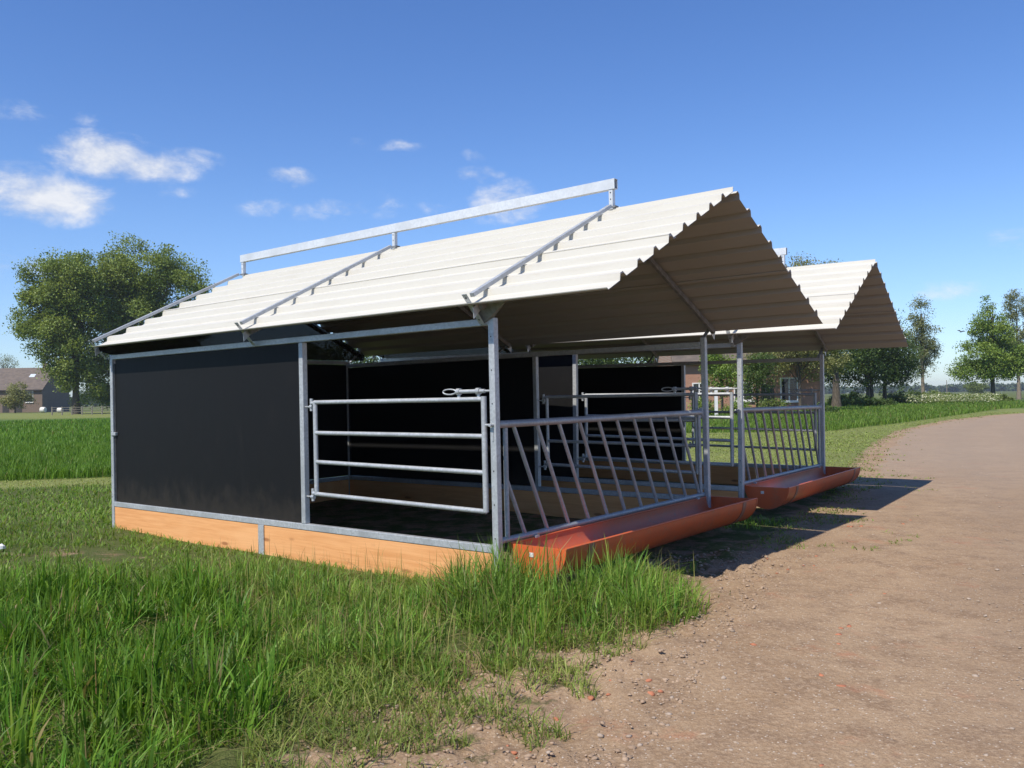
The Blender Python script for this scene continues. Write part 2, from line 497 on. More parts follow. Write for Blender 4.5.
def band_front(P):
    x = P[:, 0]; y = P[:, 1]
    xs = BAND_A[:, 0]; ys = BAND_A[:, 1]
    xi = np.interp(x, xs, ys, left=ys[0] + 0, right=ys[-1])
    return y - xi
def zones(P):
    P = np.asarray(P, float)
    sd = edge_sd(P)
    r = np.hypot(P[:, 0], P[:, 1])
    near = sst(-r, -16, -9)
    wide = 0.60 + 0.25 * near
    soilm = sst(sd, -wide * 1.6, 0.25)
    # bare earth shoulder between the tall grass and the track
    soilm = np.maximum(soilm, 0.66 * sst(sd, -2.0, -0.7) * sst(-r, -7.6, -5.8))
    u, v = shelter_uv(P, S1, UV, VV); u2, v2 = shelter_uv(P, S2, UV2, VV2)
    ins = (u > -0.2) & (u < 7.0) & (v > -0.02) & (v < WID + .3)
    ins2 = (u2 > -0.2) & (u2 < 7.0) & (v2 > -0.1) & (v2 < WID + .3)
    soilm = np.maximum(soilm, np.where(ins | ins2, 0.50, 0))
    soilm = np.maximum(soilm, 0.24 * ((u > 6.4) & (u < 9.5) & (v > 1.0) & (v < 9)))
    # worn strip left of the wall's far end
    worn = np.exp(-(((P[:, 0] + 4.6) / 1.5) ** 2 + ((P[:, 1] - 8.9) / 0.65) ** 2))
    soilm = np.maximum(soilm, 0.47 * worn)
    ff = field_front(P); left = P[:, 0] < 6
    mown = np.where(left, sst(ff, -2.2, -1.7) * sst(-ff, -0.15, 0.0), 0)
    bf = band_front(P)
    light_r = (P[:, 0] > 1.5) * sst(P[:, 1] - 0.1 * P[:, 0], 11, 14) * sst(-bf, -0.3, 0.4) * 0.8
    tall_f = np.where(P[:, 0] < 1.0, sst(ff, 0.0, 0.3), 0) * (r < 175)
    tall_b = (P[:, 0] > 6) * sst(bf, 0.0, 0.6) * sst(-(bf), -60, -35)
    lightm = np.clip(np.maximum(mown, light_r), 0, 1)
    darkm = np.clip(np.maximum(tall_f, tall_b), 0, 1) * 0.85
    # pale strip at the meadow's far end
    lightm = np.maximum(lightm, (P[:, 0] < 0) * sst(P[:, 1], 88, 96) * sst(-P[:, 1], -170, -150) * 0.75)
    darkm = darkm * (1 - (P[:, 0] < 0) * sst(P[:, 1], 88, 96))
    return soilm, lightm, darkm, sd, ff, bf

# ground sheet: polar grid, dense ahead of the camera
ang = np.concatenate([np.arange(-50, 50, 0.45), np.arange(50, 310, 3.5)]) * math.pi / 180
rad = [0.6]
while rad[-1] < 70: rad.append(rad[-1] * 1.022 + 0.01)
while rad[-1] < 2600: rad.append(rad[-1] * 1.11)
rad = np.array(rad)
na, nr = len(ang), len(rad)
PX = np.stack([np.outer(rad, np.sin(ang)), np.outer(rad, np.cos(ang))], -1).reshape(-1, 2)
PX = np.concatenate([PX, [[0, 0]]])
sm_, lm_, dm_, sd_, ff_, bf_ = zones(PX)
zz = gz(PX)
zz = zz - 0.05 * sst(sd_, 0.35, 0.8) * (sd_ < 6.6)            # the track is its own sheet on top
V = np.column_stack([PX, zz])
i0 = np.arange(nr - 1)[:, None] * na; k0 = np.arange(na)[None, :]; k1 = (np.arange(na)[None, :] + 1) % na
Q = np.stack([i0 + k0, i0 + k1, i0 + na + k1, i0 + na + k0], -1).reshape(-1, 4)[:, ::-1]
T = np.stack([np.full(na, len(PX) - 1), (np.arange(na) + 1) % na, np.arange(na)], -1)
loops = np.concatenate([Q.ravel(), T.ravel()])
tot = np.concatenate([np.full(len(Q), 4), np.full(len(T), 3)])
st_ = np.concatenate([[0], np.cumsum(tot)[:-1]])
ground = mesh_np("ground", V, loops, st_, tot, MAT["ground"], colors={"mask": np.column_stack([sm_, lm_, dm_])}, smooth=True)
tag(ground, "grassy ground with worn bare patches reaching to the horizon", "ground", kind="structure")

# track sheet
seg = np.linalg.norm(np.diff(EDGE, axis=0), axis=1); cum = np.concatenate([[0], np.cumsum(seg)])
ss = [0.0]
while ss[-1] < cum[-1]: ss.append(ss[-1] + 0.10 + 0.010 * max(0, ss[-1] - 10))
ss = np.array(ss)
cx = np.interp(ss, cum, EDGE[:, 0]); cy = np.interp(ss, cum, EDGE[:, 1])
for _ in range(4):
    cx[1:-1] = (cx[:-2] + 2 * cx[1:-1] + cx[2:]) / 4; cy[1:-1] = (cy[:-2] + 2 * cy[1:-1] + cy[2:]) / 4
tx = np.gradient(cx); ty = np.gradient(cy); tn = np.hypot(tx, ty); nx, ny = ty / tn, -tx / tn
for _ in range(60):
    nx[1:-1] = (nx[:-2] + 2 * nx[1:-1] + nx[2:]) / 4; ny[1:-1] = (ny[:-2] + 2 * ny[1:-1] + ny[2:]) / 4
ac = np.concatenate([[-0.12, 0.1, 0.25, 0.4], np.linspace(0.6, 6.0, 46), [6.2, 6.4, 6.55]])
jit = np.array([mnoise.noise((s * 0.9, 3.1, 0)) * 0.34 + mnoise.noise((s * 3.3, 7.1, 0)) * 0.20 + mnoise.noise((s * 0.35, 2.7, 0)) * 0.25 for s in ss])
RP = np.stack([cx[:, None] + nx[:, None] * (ac[None, :] + jit[:, None]), cy[:, None] + ny[:, None] * (ac[None, :] + jit[:, None])], -1).reshape(-1, 2)
A2 = np.tile(ac, len(ss))
rz_ = gz(RP) + 0.006 - 0.045 * sst(-A2, -0.32, 0.1) - 0.045 * sst(A2, 6.2, 6.5)
wheel = np.exp(-((A2 - 1.9) / 0.45) ** 2) + np.exp(-((A2 - 3.7) / 0.45) ** 2)
rz_ -= 0.012 * wheel * np.clip((30 - np.hypot(RP[:, 0], RP[:, 1])) / 20, 0, 1)
farm = sst(np.hypot(RP[:, 0], RP[:, 1]), 7, 24)
V = np.column_stack([RP, rz_]); m = len(ac)
ii = np.arange(len(ss) - 1)[:, None] * m; jj = np.arange(m - 1)[None, :]
Q = np.stack([ii + jj, ii + jj + 1, ii + m + jj + 1, ii + m + jj], -1).reshape(-1, 4)
track = mesh_np("dirt_track", V, Q.ravel(), np.arange(len(Q)) * 4, np.full(len(Q), 4), MAT["track"], colors={"mask": np.column_stack([wheel, farm, wheel * 0])}, smooth=True)
tag(track, "pinkish brown dirt track curving away past the shelters", "track", kind="structure")

# ------------------------------------------------------------------ grass
def tufts(C, k, spread):
    """turn tuft centres into blade roots; returns roots, outward direction, tuft index"""
    m = len(C); idx = np.repeat(np.arange(m), k)
    o = RNG.normal(0, spread, (m * k, 2))
    return C[idx] + o, np.arctan2(o[:, 1], o[:, 0]) + RNG.normal(0, 0.6, m * k), idx
def blades(name, P, h, w, lean, colr, label, cat="grass", mat="blade", az=None):
    n = len(P)
    if az is None: az = RNG.uniform(0, 2 * math.pi, n)
    tw = RNG.uniform(-0.9, 0.9, n)
    dx, dy = np.cos(az), np.sin(az)
    sx, sy = -np.sin(az + tw), np.cos(az + tw)
    z0 = gz(P) - 0.012
    V = np.zeros((n, 7, 3), np.float32)
    for k, (t, ww) in enumerate(((0, 0.75), (0.38, 1.0), (0.74, 0.68), (1.0, 0))):
        off = lean * (t ** 2.0) * h
        zz = z0 + h * t * (1 - 0.35 * np.minimum(lean, 1.4) * t)
        cxx, cyy = P[:, 0] + dx * off, P[:, 1] + dy * off
        if k < 3:
            V[:, 2 * k] = np.stack([cxx - sx * w * ww / 2, cyy - sy * w * ww / 2, zz], -1)
            V[:, 2 * k + 1] = np.stack([cxx + sx * w * ww / 2, cyy + sy * w * ww / 2, zz], -1)
        else:
            V[:, 6] = np.stack([cxx, cyy, zz], -1)
    b = (np.arange(n) * 7)[:, None]
    L = np.concatenate([b + np.array([[0, 1, 3, 2]]), b + np.array([[2, 3, 5, 4]]), b + np.array([[4, 5, 6]])], 1)   # 11 loops a blade
    starts = (np.arange(n)[:, None] * 11 + np.array([[0, 4, 8]])).ravel()
    tots = np.tile([4, 4, 3], n)
    C = np.repeat(colr, 7, axis=0)
    o = mesh_np(name, V.reshape(-1, 3), L.ravel(), starts, tots, MAT[mat], colors={"col": C}, smooth=True)
    return tag(o, label, cat, kind="stuff")
GAIN = 1.72
def grass_col(n, fresh=(0.072, 0.128, 0.020), pale=(0.150, 0.190, 0.042), dry=(0.30, 0.25, 0.11), pdry=0.06, P=None):
    t = RNG.beta(1.6, 2.0, n)[:, None]
    c = np.array(fresh) * (1 - t) + np.array(pale) * t
    c *= GAIN * RNG.uniform(0.72, 1.22, n)[:, None]
    d = RNG.random(n) < pdry
    c[d] = np.array(dry) * RNG.uniform(0.7, 1.1, d.sum())[:, None]
    if P is not None:
        t2 = np.clip(vnoise(P, 0.9, 4.0) * 0.8 + 0.5, 0, 1)[:, None]
        c = c * (0.82 + 0.36 * t2) * np.array([1 + 0.0, 1, 1])
    return c
def fill(poly, dens):
    lo, hi = poly.min(0), poly.max(0)
    n = int((hi - lo).prod() * dens)
    P = RNG.uniform(lo, hi, (n, 2))
    return P[inpoly(P, poly)]
def sward(n0, rmin, rmax, amin, amax):
    r = np.exp(RNG.uniform(math.log(rmin), math.log(rmax), n0)); a = np.radians(RNG.uniform(amin, amax, n0))
    return np.stack([r * np.sin(a), r * np.cos(a)], -1)
def clear_of(P, keep_under=False):
    u, v = shelter_uv(P, S1, UV, VV); u2, v2 = shelter_uv(P, S2, UV2, VV2)
    a = (u > -0.15) & (u < 6.95) & (v > -0.005) & (v < WID + 0.2)
    b = (u2 > -0.15) & (u2 < 6.95) & (v2 > -0.005) & (v2 < WID + 0.2)
    return ~(a | b)
def tufted(P, scale, thr, seed):
    return vnoise(P, scale, seed) > thr

# tall dark grass in the corner nearest the camera
def tuft_grass(name, C, k, spread, hfun, wfun, leanfun, cols, pdry, label):
    P, az, idx = tufts(C, k, spread)
    m = len(C); n = len(P)
    hh = hfun(C) * RNG.uniform(0.72, 1.25, m)
    h = (hh[idx] * RNG.uniform(0.55, 1.12, n)).clip(0.03, 0.62)
    tone = RNG.uniform(0.68, 1.25, m)[idx][:, None] * np.array([1, 1, 1])
    warm = RNG.normal(0, 0.10, m)[idx]
    col = grass_col(n, cols[0], cols[1], pdry=pdry) * tone
    col[:, 0] *= 1 + warm
    ln = (leanfun(n) * RNG.uniform(0.6, 1.5, m)[idx]).clip(0, 1.7)
    blades(name, P, h, wfun(n) * (0.75 + 0.25 * RNG.uniform(0.6, 1.6, m)[idx]), ln, col, label, az=az)
C = fill(Z_TALL, 78); C = C[tufted(C, 2.2, -0.34, 1.3)]
C = C[(np.hypot(C[:, 0], C[:, 1]) > 2.2)]
tuft_grass("tall_grass", C, 17, 0.045, lambda C: (0.275 + 0.17 * vnoise(C, 1.5, 9.0) + 0.08 * vnoise(C, 4.5, 3.0)).clip(0.10, 0.46),
           lambda n: RNG.gamma(5, 0.0020, n).clip(0.005, 0.018), lambda n: np.abs(RNG.normal(0.30, 0.35, n)), ((0.042, 0.100, 0.009), (0.108, 0.185, 0.024)), 0.04,
           "tall dark green grass growing in the corner nearest the camera")
# mid-height grass in front of the wall board and trough
C = fill(Z_MID, 120)
C = C[tufted(C, 2.6, -0.40, 2.2) & clear_of(C)]
def h_mid(C):
    ed = np.clip(-edge_sd(C) / 1.4, 0.12, 1)
    uc, vc = shelter_uv(C, S1, UV, VV)
    front = sst(-np.hypot((uc - 6.95) / 1.1, (vc + 0.05) / 0.95), -1.2, -0.45)
    board = 1 - 0.45 * sst(vc, -0.9, -0.35) * sst(-uc, -6.2, -5.6)
    return ((0.205 + 0.10 * vnoise(C, 1.3, 6.0) + 0.05 * vnoise(C, 5.0, 3.0)) * board + 0.40 * front) * (0.36 + 0.64 * ed)
tuft_grass("verge_grass", C, 18, 0.040, h_mid, lambda n: RNG.gamma(5, 0.0014, n).clip(0.0035, 0.013), lambda n: np.abs(RNG.normal(0.40, 0.36, n)),
           ((0.066, 0.140, 0.017), (0.155, 0.218, 0.044)), 0.07, "bright green tufted grass growing against the tan wall board and trough")
# flattened straw and old leaves under the standing grass
P = np.concatenate([fill(Z_MID, 170), fill(Z_TALL, 170)]); P = P[clear_of(P)]; n = len(P)
blades("flattened_straw", P, RNG.uniform(0.08, 0.26, n), RNG.uniform(0.003, 0.006, n), RNG.uniform(1.1, 2.4, n), grass_col(n, (0.12, 0.11, 0.045), (0.25, 0.20, 0.095), pdry=0.3), "flattened dry straw under the standing grass", "straw")
# dry seed stalks standing out of the verge grass
P = fill(Z_MID, 75); P = P[clear_of(P)]; n = len(P)
blades("seed_stalks", P, RNG.uniform(0.22, 0.42, n), RNG.uniform(0.003, 0.005, n), np.abs(RNG.normal(0.15, 0.12, n)), grass_col(n, (0.16, 0.17, 0.05), (0.24, 0.21, 0.08), pdry=0.4), "thin dry seed stalks poking out of the verge grass", "grass")
# thin low grass over the bare earth shoulder
Z_SH = gpoly([(200, 900), (262, 690), (340, 660), (520, 660), (640, 625), (712, 605), (728, 610), (660, 690), (590, 768), (520, 900)])
P = fill(Z_SH, 3000); sdv = edge_sd(P)
P = P[(vnoise(P, 2.3, 3.0) * 0.75 + vnoise(P, 6.5, 5.0) * 0.45 > -0.80 + 0.58 * sst(edge_sd(P), -1.9, -1.0) + 0.62 * sst(edge_sd(P), -0.75, 0.05)) & (edge_sd(P) < 0.12)]
n = len(P)
blades("shoulder_grass", P, RNG.gamma(4, 0.021, n).clip(0.02, 0.22), RNG.uniform(0.004, 0.008, n), np.abs(RNG.normal(0.75, 0.4, n)), grass_col(n, (0.086, 0.138, 0.024), (0.185, 0.205, 0.055), pdry=0.14, P=P), "low patchy grass on the bare earth shoulder of the track")
# sparse weeds out on the track
P = EDGE[3] + np.zeros((0, 2))
cand = RNG.uniform((-0.5, 3.2), (9, 20), (26000, 2)); sdv = edge_sd(cand)
P = cand[(sdv > -0.1) & (sdv < 0.9) & (vnoise(cand, 2.1, 8.0) * 0.7 + vnoise(cand, 8, 2.0) * 0.5 > 0.36 + 0.45 * sdv)]
cand = sward(60000, 9, 58, 12, 33); sdv = edge_sd(cand)
P = np.concatenate([P, cand[(sdv > -0.5) & (sdv < 1.1) & (vnoise(cand, 1.3, 8.0) * 0.7 + vnoise(cand, 5, 2.0) * 0.5 > 0.05 + 0.50 * sdv)]])
n = len(P)
blades("track_weeds", P, RNG.uniform(0.02, 0.07, n), RNG.uniform(0.006, 0.011, n) * np.maximum(1, np.hypot(P[:, 0], P[:, 1]) / 8), np.abs(RNG.normal(0.9, 0.4, n)), grass_col(n, (0.08, 0.13, 0.025), (0.17, 0.19, 0.055), pdry=0.15), "small weeds and grass sprigs rooted in the dirt track")
# short sward, thinning with distance
P = np.concatenate([sward(200000, 3.3, 34, -36, 32), sward(45000, 24, 70, 4, 33)])
sdv = edge_sd(P); ffv = field_front(P); bfv = band_front(P)
so, li, dk, _, _, _ = zones(P)
patch = vnoise(P, 1.4, 2.0) * 0.6 + vnoise(P, 4.2, 7.0) * 0.5
ok = (sdv < -0.02) & clear_of(P) & ~(inpoly(P, Z_SH) & (sdv > -0.9)) & ((ffv < 0.05) | (P[:, 0] > 1.0)) & (patch > -0.55 + 1.55 * so)
ok &= ~((P[:, 0] > 6) & (bfv > 0.1))
P = P[ok]; n = len(P); r = np.hypot(P[:, 0], P[:, 1]); li = li[ok]; ffv = ffv[ok]
mown = (P[:, 0] < 6) & (ffv > -2.1)
h = (0.075 + 0.045 * vnoise(P, 0.8, 3.3) + RNG.normal(0, 0.02, n)).clip(0.02, 0.2) * np.where(li > 0.4, 0.55, 1.0)
w = 0.0065 * np.maximum(1, r / 7.0)
col = grass_col(n, (0.064, 0.130, 0.017), (0.138, 0.190, 0.036), pdry=0.05, P=P)
lt = grass_col(n, (0.165, 0.20, 0.055), (0.235, 0.25, 0.085), pdry=0.12)
col = col * (1 - li[:, None] * 0.8) + lt * li[:, None] * 0.8
blades("short_grass", P, h, w * RNG.uniform(0.7, 1.4, n), np.abs(RNG.normal(0.6, 0.35, n)), col, "short grass covering the ground round the shelters")
# meadow beyond the mown strip on the left
P = np.concatenate([sward(120000, 15.5, 34, -38, 6), sward(45000, 34, 88, -38, 4)])
ffv = field_front(P); P = P[(ffv > 0) & (P[:, 0] < 1.0)]; n = len(P); r = np.hypot(P[:, 0], P[:, 1])
h = (0.30 + 0.07 * vnoise(P, 0.35, 1.0) + RNG.normal(0, 0.045, n)).clip(0.1, 0.5)
blades("meadow_grass", P, h, 0.0062 * r / 9 * RNG.uniform(0.7, 1.4, n), np.abs(RNG.normal(0.3, 0.2, n)), grass_col(n, (0.054, 0.115, 0.013), (0.100, 0.165, 0.024), pdry=0.01, P=P), "even tall green meadow grass beyond the mown strip", "meadow")
# taller band beside the far part of the track
P = sward(110000, 34, 120, 8, 34); bfv = band_front(P); P = P[(bfv > 0) & (edge_sd(P) < -0.5) & (P[:, 0] > 6)]; n = len(P); r = np.hypot(P[:, 0], P[:, 1])
h = (0.30 + 0.12 * vnoise(P, 0.3, 1.0) + RNG.normal(0, 0.06, n)).clip(0.1, 0.6)
blades("bank_grass", P, h, 0.0068 * r / 9 * RNG.uniform(0.7, 1.4, n), np.abs(RNG.normal(0.35, 0.25, n)), grass_col(n, (0.056, 0.108, 0.015), (0.112, 0.160, 0.030), pdry=0.03, P=P), "tall dark green grass band bordering the far end of the track")

# stones, clods and brick bits
def lumps(name, P, size, flat, mat, label, cat):
    t = (1 + 5 ** .5) / 2
    iv = np.array([(-1, t, 0), (1, t, 0), (-1, -t, 0), (1, -t, 0), (0, -1, t), (0, 1, t), (0, -1, -t), (0, 1, -t), (t, 0, -1), (t, 0, 1), (-t, 0, -1), (-t, 0, 1)]) / math.hypot(1, t)
    fi = np.array([(0, 11, 5), (0, 5, 1), (0, 1, 7), (0, 7, 10), (0, 10, 11), (1, 5, 9), (5, 11, 4), (11, 10, 2), (10, 7, 6), (7, 1, 8), (3, 9, 4), (3, 4, 2), (3, 2, 6), (3, 6, 8), (3, 8, 9), (4, 9, 5), (2, 4, 11), (6, 2, 10), (8, 6, 7), (9, 8, 1)])
    n = len(P)
    V = iv[None] * RNG.uniform(0.6, 1.3, (n, 12, 1)) * size[:, None, None]
    V[:, :, 2] *= flat
    a = RNG.uniform(0, 6.28, n); c, s = np.cos(a)[:, None], np.sin(a)[:, None]
    X = V[:, :, 0] * 1.25 * c - V[:, :, 1] * s; Y = V[:, :, 0] * 1.25 * s + V[:, :, 1] * c
    Z = V[:, :, 2] + (gz(P) + 0.2 * size * flat)[:, None]
    V = np.stack([X + P[:, :1], Y + P[:, 1:], Z], -1)
    Fm = (np.arange(n) * 12)[:, None, None] + fi[None]
    o = mesh_np(name, V.reshape(-1, 3), Fm.ravel(), np.arange(n * 20) * 3, np.full(n * 20, 3), MAT[mat])
    return tag(o, label, cat, kind="stuff")
cand = sward(7000, 3.3, 26, -10, 34); sdv = edge_sd(cand)
P = cand[(sdv > -0.1) & (sdv < 6.2)]
lumps("gravel", P, RNG.gamma(2.0, 0.0024, len(P)).clip(0.002, 0.017), 0.6, "stone", "loose grit and small stones lying on the dirt track", "gravel")
cand = RNG.uniform((-2.2, 3.2), (2.6, 8.5), (26000, 2)); sdv = edge_sd(cand)
P = cand[(sdv > -1.3) & (sdv < 0.25) & (vnoise(cand, 1.9, 5.5) + RNG.normal(0, 0.35, len(cand)) > 0.10)]
lumps("earth_clods", P, RNG.gamma(2.2, 0.0030, len(P)).clip(0.002, 0.017), 0.62, "clod", "crumbly earth clods heaped along the edge of the track", "soil")
cand = sward(900, 3.4, 12, -8, 30); sdv = edge_sd(cand); P = cand[(sdv > -0.35) & (sdv < 1.0) & (vnoise(cand, 1.6, 1.5) > 0.1)]
lumps("brick_bits", P, RNG.gamma(2.0, 0.0045, len(P)).clip(0.003, 0.022), 0.6, "brickbit", "orange brick crumbs trodden into the edge of the track", "rubble")

# ------------------------------------------------------------------ the shelter
ZO = 0.32
def S(u, v, z):
    return Vector((u - LEN, v, z + ZO))
EZ, RZ, EV, FV, RV = 2.003, 3.053, -0.204, 4.206, WID / 2
U0, U1 = 0.016, 7.445
def make_shelter():
    root = empty("field_shelter")
    # six posts
    for (u, mid) in ((0.0, False), (3.77, True), (LEN, False)):
        for v in (0.0, WID - 0.06):
            b = MB()
            zb = 0.06 if mid else -0.31
            zt = (HT - 0.062 if v < 1 else HT - 0.11) if mid else HT
            b.box(u - 0.03 - LEN, u + 0.03 - LEN, v, v + 0.06, zb + ZO, zt + ZO)
            po = b.build("post", MAT["galv"], root, bevel=0.006)
            if not mid:
                for k in range(7):
                    hb = MB()
                    z = 0.12 + k * 0.27
                    out = v - 0.0015 if v < 1 else v + 0.0615
                    c = S(u, out, z)
                    hb.add([c + Vector((0.0065 * math.cos(a), 0, 0.0065 * math.sin(a))) for a in np.linspace(0, 2 * math.pi, 9)[:-1]], [tuple(range(8))])
                    hb.build("bolt_hole", MAT["hole"], po)
    # rails: near, far, back; top and bottom
    for v in (0.002, WID - 0.058):
        MB().box(0.032 - LEN, LEN - 0.032 - LEN, v, v + 0.056, 0.0 + ZO, 0.06 + ZO).build("rail", MAT["galv"], root, bevel=0.005)
        dz = -0.002 if v < 1 else -0.05
        MB().box(0.032 - LEN, LEN - 0.032 - LEN, v, v + 0.056, HT - 0.058 + dz + ZO, HT + ZO + dz).build("rail", MAT["galv"], root, bevel=0.005)
    for z in (0.0, HT - 0.06):
        MB().box(-0.028 - LEN, 0.028 - LEN, 0.064, WID - 0.064, z + ZO, z + 0.058 + ZO).build("rail", MAT["galv"], root, bevel=0.005)
    # front beam high up between the two front posts
    # kick boards
    for v in (0.008, WID - 0.054):
        for (a, b_) in ((0.034, 3.078), (3.084, LEN - 0.034)):
            MB().box(a - LEN, b_ - LEN, v, v + 0.045, -0.318 + ZO, -0.003 + ZO).build("kick_board", MAT["wood"], root, bevel=0.004)
        vs = v - 0.014 if v < 1 else v + 0.048
        MB().box(3.035 - LEN, 3.127 - LEN, vs, vs + 0.011, -0.335 + ZO, -0.001 + ZO).build("board_strap", MAT["galv"], root, bevel=0.002)
    MB().box(-0.022 - LEN, 0.022 - LEN, 0.064, WID - 0.064, -0.318 + ZO, -0.003 + ZO).build("kick_board", MAT["wood"], root, bevel=0.004)
    # black boards: half of each long side, all of the back
    for v in (0.022, WID - 0.042):
        pn = MB().box(0.075 - LEN, 3.735 - LEN, v, v + 0.02, 0.064 + ZO, HT - (0.066 if v < 1 else 0.112) + ZO).build("wall_panel", MAT["panel"], root)
        MB().box(0.034 - LEN, 0.071 - LEN, v - 0.004, v + 0.02, 0.064 + ZO, HT - 0.112 + ZO).build("edge_strip", MAT["dark_steel"], pn)
        s = -1 if v < 1 else 1
        vv = v if v < 1 else v + 0.02
        cl = MB().box(0.0 - LEN, 0.11 - LEN, min(vv, vv + s * 0.034), max(vv, vv + s * 0.034) - 0.001, 0.885 + ZO, 0.925 + ZO)
        cl.build("panel_clip", MAT["galv"], pn, bevel=0.003)
    MB().box(-0.012 - LEN, 0.012 - LEN, 0.066, WID - 0.066, 0.064 + ZO, HT - 0.066 + ZO).build("wall_panel", MAT["panel"], root)
    # netting in the back gable
    nb = MB()
    nb.prism([S(0.035, -0.01, HT + 0.004), S(0.035, WID + 0.01, HT + 0.004), S(0.035, FV - 0.05, EZ - 0.10), S(0.035, FV - 0.02, EZ - 0.012), S(0.035, RV, RZ - 0.012), S(0.035, EV + 0.03, EZ - 0.012), S(0.035, EV + 0.05, EZ - 0.07)], (0.003, 0, 0))
    nb.build("gable_netting", MAT["net"], root)
    # gates: near and far side
    for v in (0.03, WID - 0.03):
        gt = MB()
        sgn = 1 if v < 1 else -1
        u0, u1 = 3.945, 6.085
        gt.tube([S(u0, v, 1.243), S(u0, v, 0.35)], 0.022)
        gt.tube([S(u1, v, 1.262), S(u1, v, 0.322)], 0.024)
        for z0, z1 in ((1.243, 1.238), (0.358, 0.326)):
            gt.tube([S(u0 - 0.01, v, z0), S(u1, v, z1)], 0.0205)
        fr = gt.build("gate", MAT["galv"], root)
        for z0, z1 in ((0.947, 0.936), (0.667, 0.640)):
            MB().tube([S(u0 - 0.01, v, z0), S(u1, v, z1)], 0.0205).build("gate_rail", MAT["galv"], fr)
        for z in (1.235, 0.362):
            hg = MB()
            hg.tube([S(3.80, v, z - 0.035), S(u0 - 0.05, v, z - 0.035)], 0.008)
            hg.tube([S(u0 - 0.055, v, z - 0.075), S(u0 - 0.055, v, z + 0.045)], 0.016)
            hg.tube([S(u0 - 0.055, v, z), S(u0 + 0.0, v, z)], 0.019)
            hg.tube([S(u0 - 0.075, v, z - 0.035), S(u0 - 0.035, v, z - 0.035)], 0.020)
            hg.build("hinge", MAT["galv"], fr)
        lt = MB()
        lt.tube([S(5.80, v, 1.305), S(6.10, v, 1.305)], 0.017)
        lt.tube([S(6.08, v, 1.305), S(6.165, v, 1.305)], 0.010)
        for uu in (5.815, 6.03):
            lt.tube([S(uu - 0.018, v, 1.305), S(uu + 0.018, v, 1.305)], 0.028)
            lt.box(uu - 0.012 - LEN, uu + 0.012 - LEN, v - 0.006, v + 0.006, 1.255 + ZO, 1.29 + ZO)
        loop = [S(5.80 - 0.085 + 0.075 * math.cos(a), v - sgn * 0.005, 1.305 + 0.022 * math.sin(a)) for a in np.linspace(0, 2 * math.pi, 15)]
        lt.tube(loop, 0.0065, 6)
        lt.build("latch", MAT["galv"], fr)
        pg = MB()
        vo = -0.03 if v < 1 else WID + 0.03
        vi = 0.0 if v < 1 else WID
        pg.tube([S(LEN - 0.05, vo, 1.03), S(LEN + 0.01, vo, 1.03)], 0.011)
        pg.tube([S(LEN, vi, 1.03), S(LEN, vo - sgn * 0.012, 1.03)], 0.013)
        pg.box(LEN - 0.007 - LEN, LEN + 0.007 - LEN, min(vi, vi - sgn * 0.006), max(vi, vi - sgn * 0.006), 0.90 + ZO, 1.0 + ZO)
        pg.build("locking_pin", MAT["galv"], root)
    # slanted feed fence
    fu = 6.17
    ff = MB()
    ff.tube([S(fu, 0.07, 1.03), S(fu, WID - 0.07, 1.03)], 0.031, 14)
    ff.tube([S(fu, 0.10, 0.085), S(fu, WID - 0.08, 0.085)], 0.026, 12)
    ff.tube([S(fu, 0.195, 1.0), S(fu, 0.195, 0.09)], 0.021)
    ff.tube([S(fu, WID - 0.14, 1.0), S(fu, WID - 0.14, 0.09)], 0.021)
    fo = ff.build("feed_fence", MAT["galv_shaded"], root)
    for k in range(10):
        v0 = 0.30 + 0.3265 * k
        MB().tube([S(fu, v0, 1.02), S(fu, v0 + 0.452, 0.09)], 0.0175, 8).build("slanted_bar", MAT["galv_shaded"], fo)
    MB().tube([S(fu, 0.205, 0.56), S(fu, 0.435, 0.09)], 0.0175, 8).build("slanted_bar", MAT["galv_shaded"], fo)
    for vv in (0.085, WID - 0.085):
        MB().box(fu - 0.02 - LEN, fu + 0.03 - LEN, vv - 0.008, vv + 0.008, 0.98 + ZO, 1.085 + ZO).build("fence_lug", MAT["galv"], fo, bevel=0.003)
    # feed trough: half pipe with closed ends
    r, th = 0.280, 0.011
    uc, zc = 6.468, 0.052
    v0, v1 = 0.20, 3.95
    tb = MB(); K = 22
    def arc(rad_, v, a0=math.pi, a1=2 * math.pi):
        return [S(uc + rad_ * math.cos(a), v, zc + rad_ * 0.98 * math.sin(a)) for a in np.linspace(a0, a1, K + 1)]
    def strip(A, B, flip=False):
        n_ = len(A)
        fs = [(i, i + 1, n_ + i + 1, n_ + i) for i in range(n_ - 1)]
        tb.add(A + B, [f[::-1] for f in fs] if flip else fs, 0, True)
    nv = 12
    vs = np.linspace(v0, v1, nv)
    for a, b in zip(vs[:-1], vs[1:]):
        strip(arc(r, a), arc(r, b)); strip(arc(r - th, a), arc(r - th, b), True)
    for rr in (1, -1):         # rolled rims
        tb.tube([S(uc + rr * (r - th / 2), v, zc + 0.002) for v in vs], 0.0105, 8)
    tr = tb.build("trough", MAT["trough"], root)
    for (a, b) in ((v0 - 0.006, v0 + 0.016), (v1 - 0.016, v1 + 0.006)):
        A, Bq = arc(r + 0.004, a), arc(r + 0.004, b)
        cp = MB(); cp.add(A + Bq, [tuple(range(K + 1))[::-1], tuple(range(K + 1, 2 * K + 2))] + [(i, i + 1, K + 2 + i, K + 1 + i) for i in range(K)] + [(0, K + 1, 2 * K + 1, K)])
        cp.build("end_cap", MAT["trough"], tr)
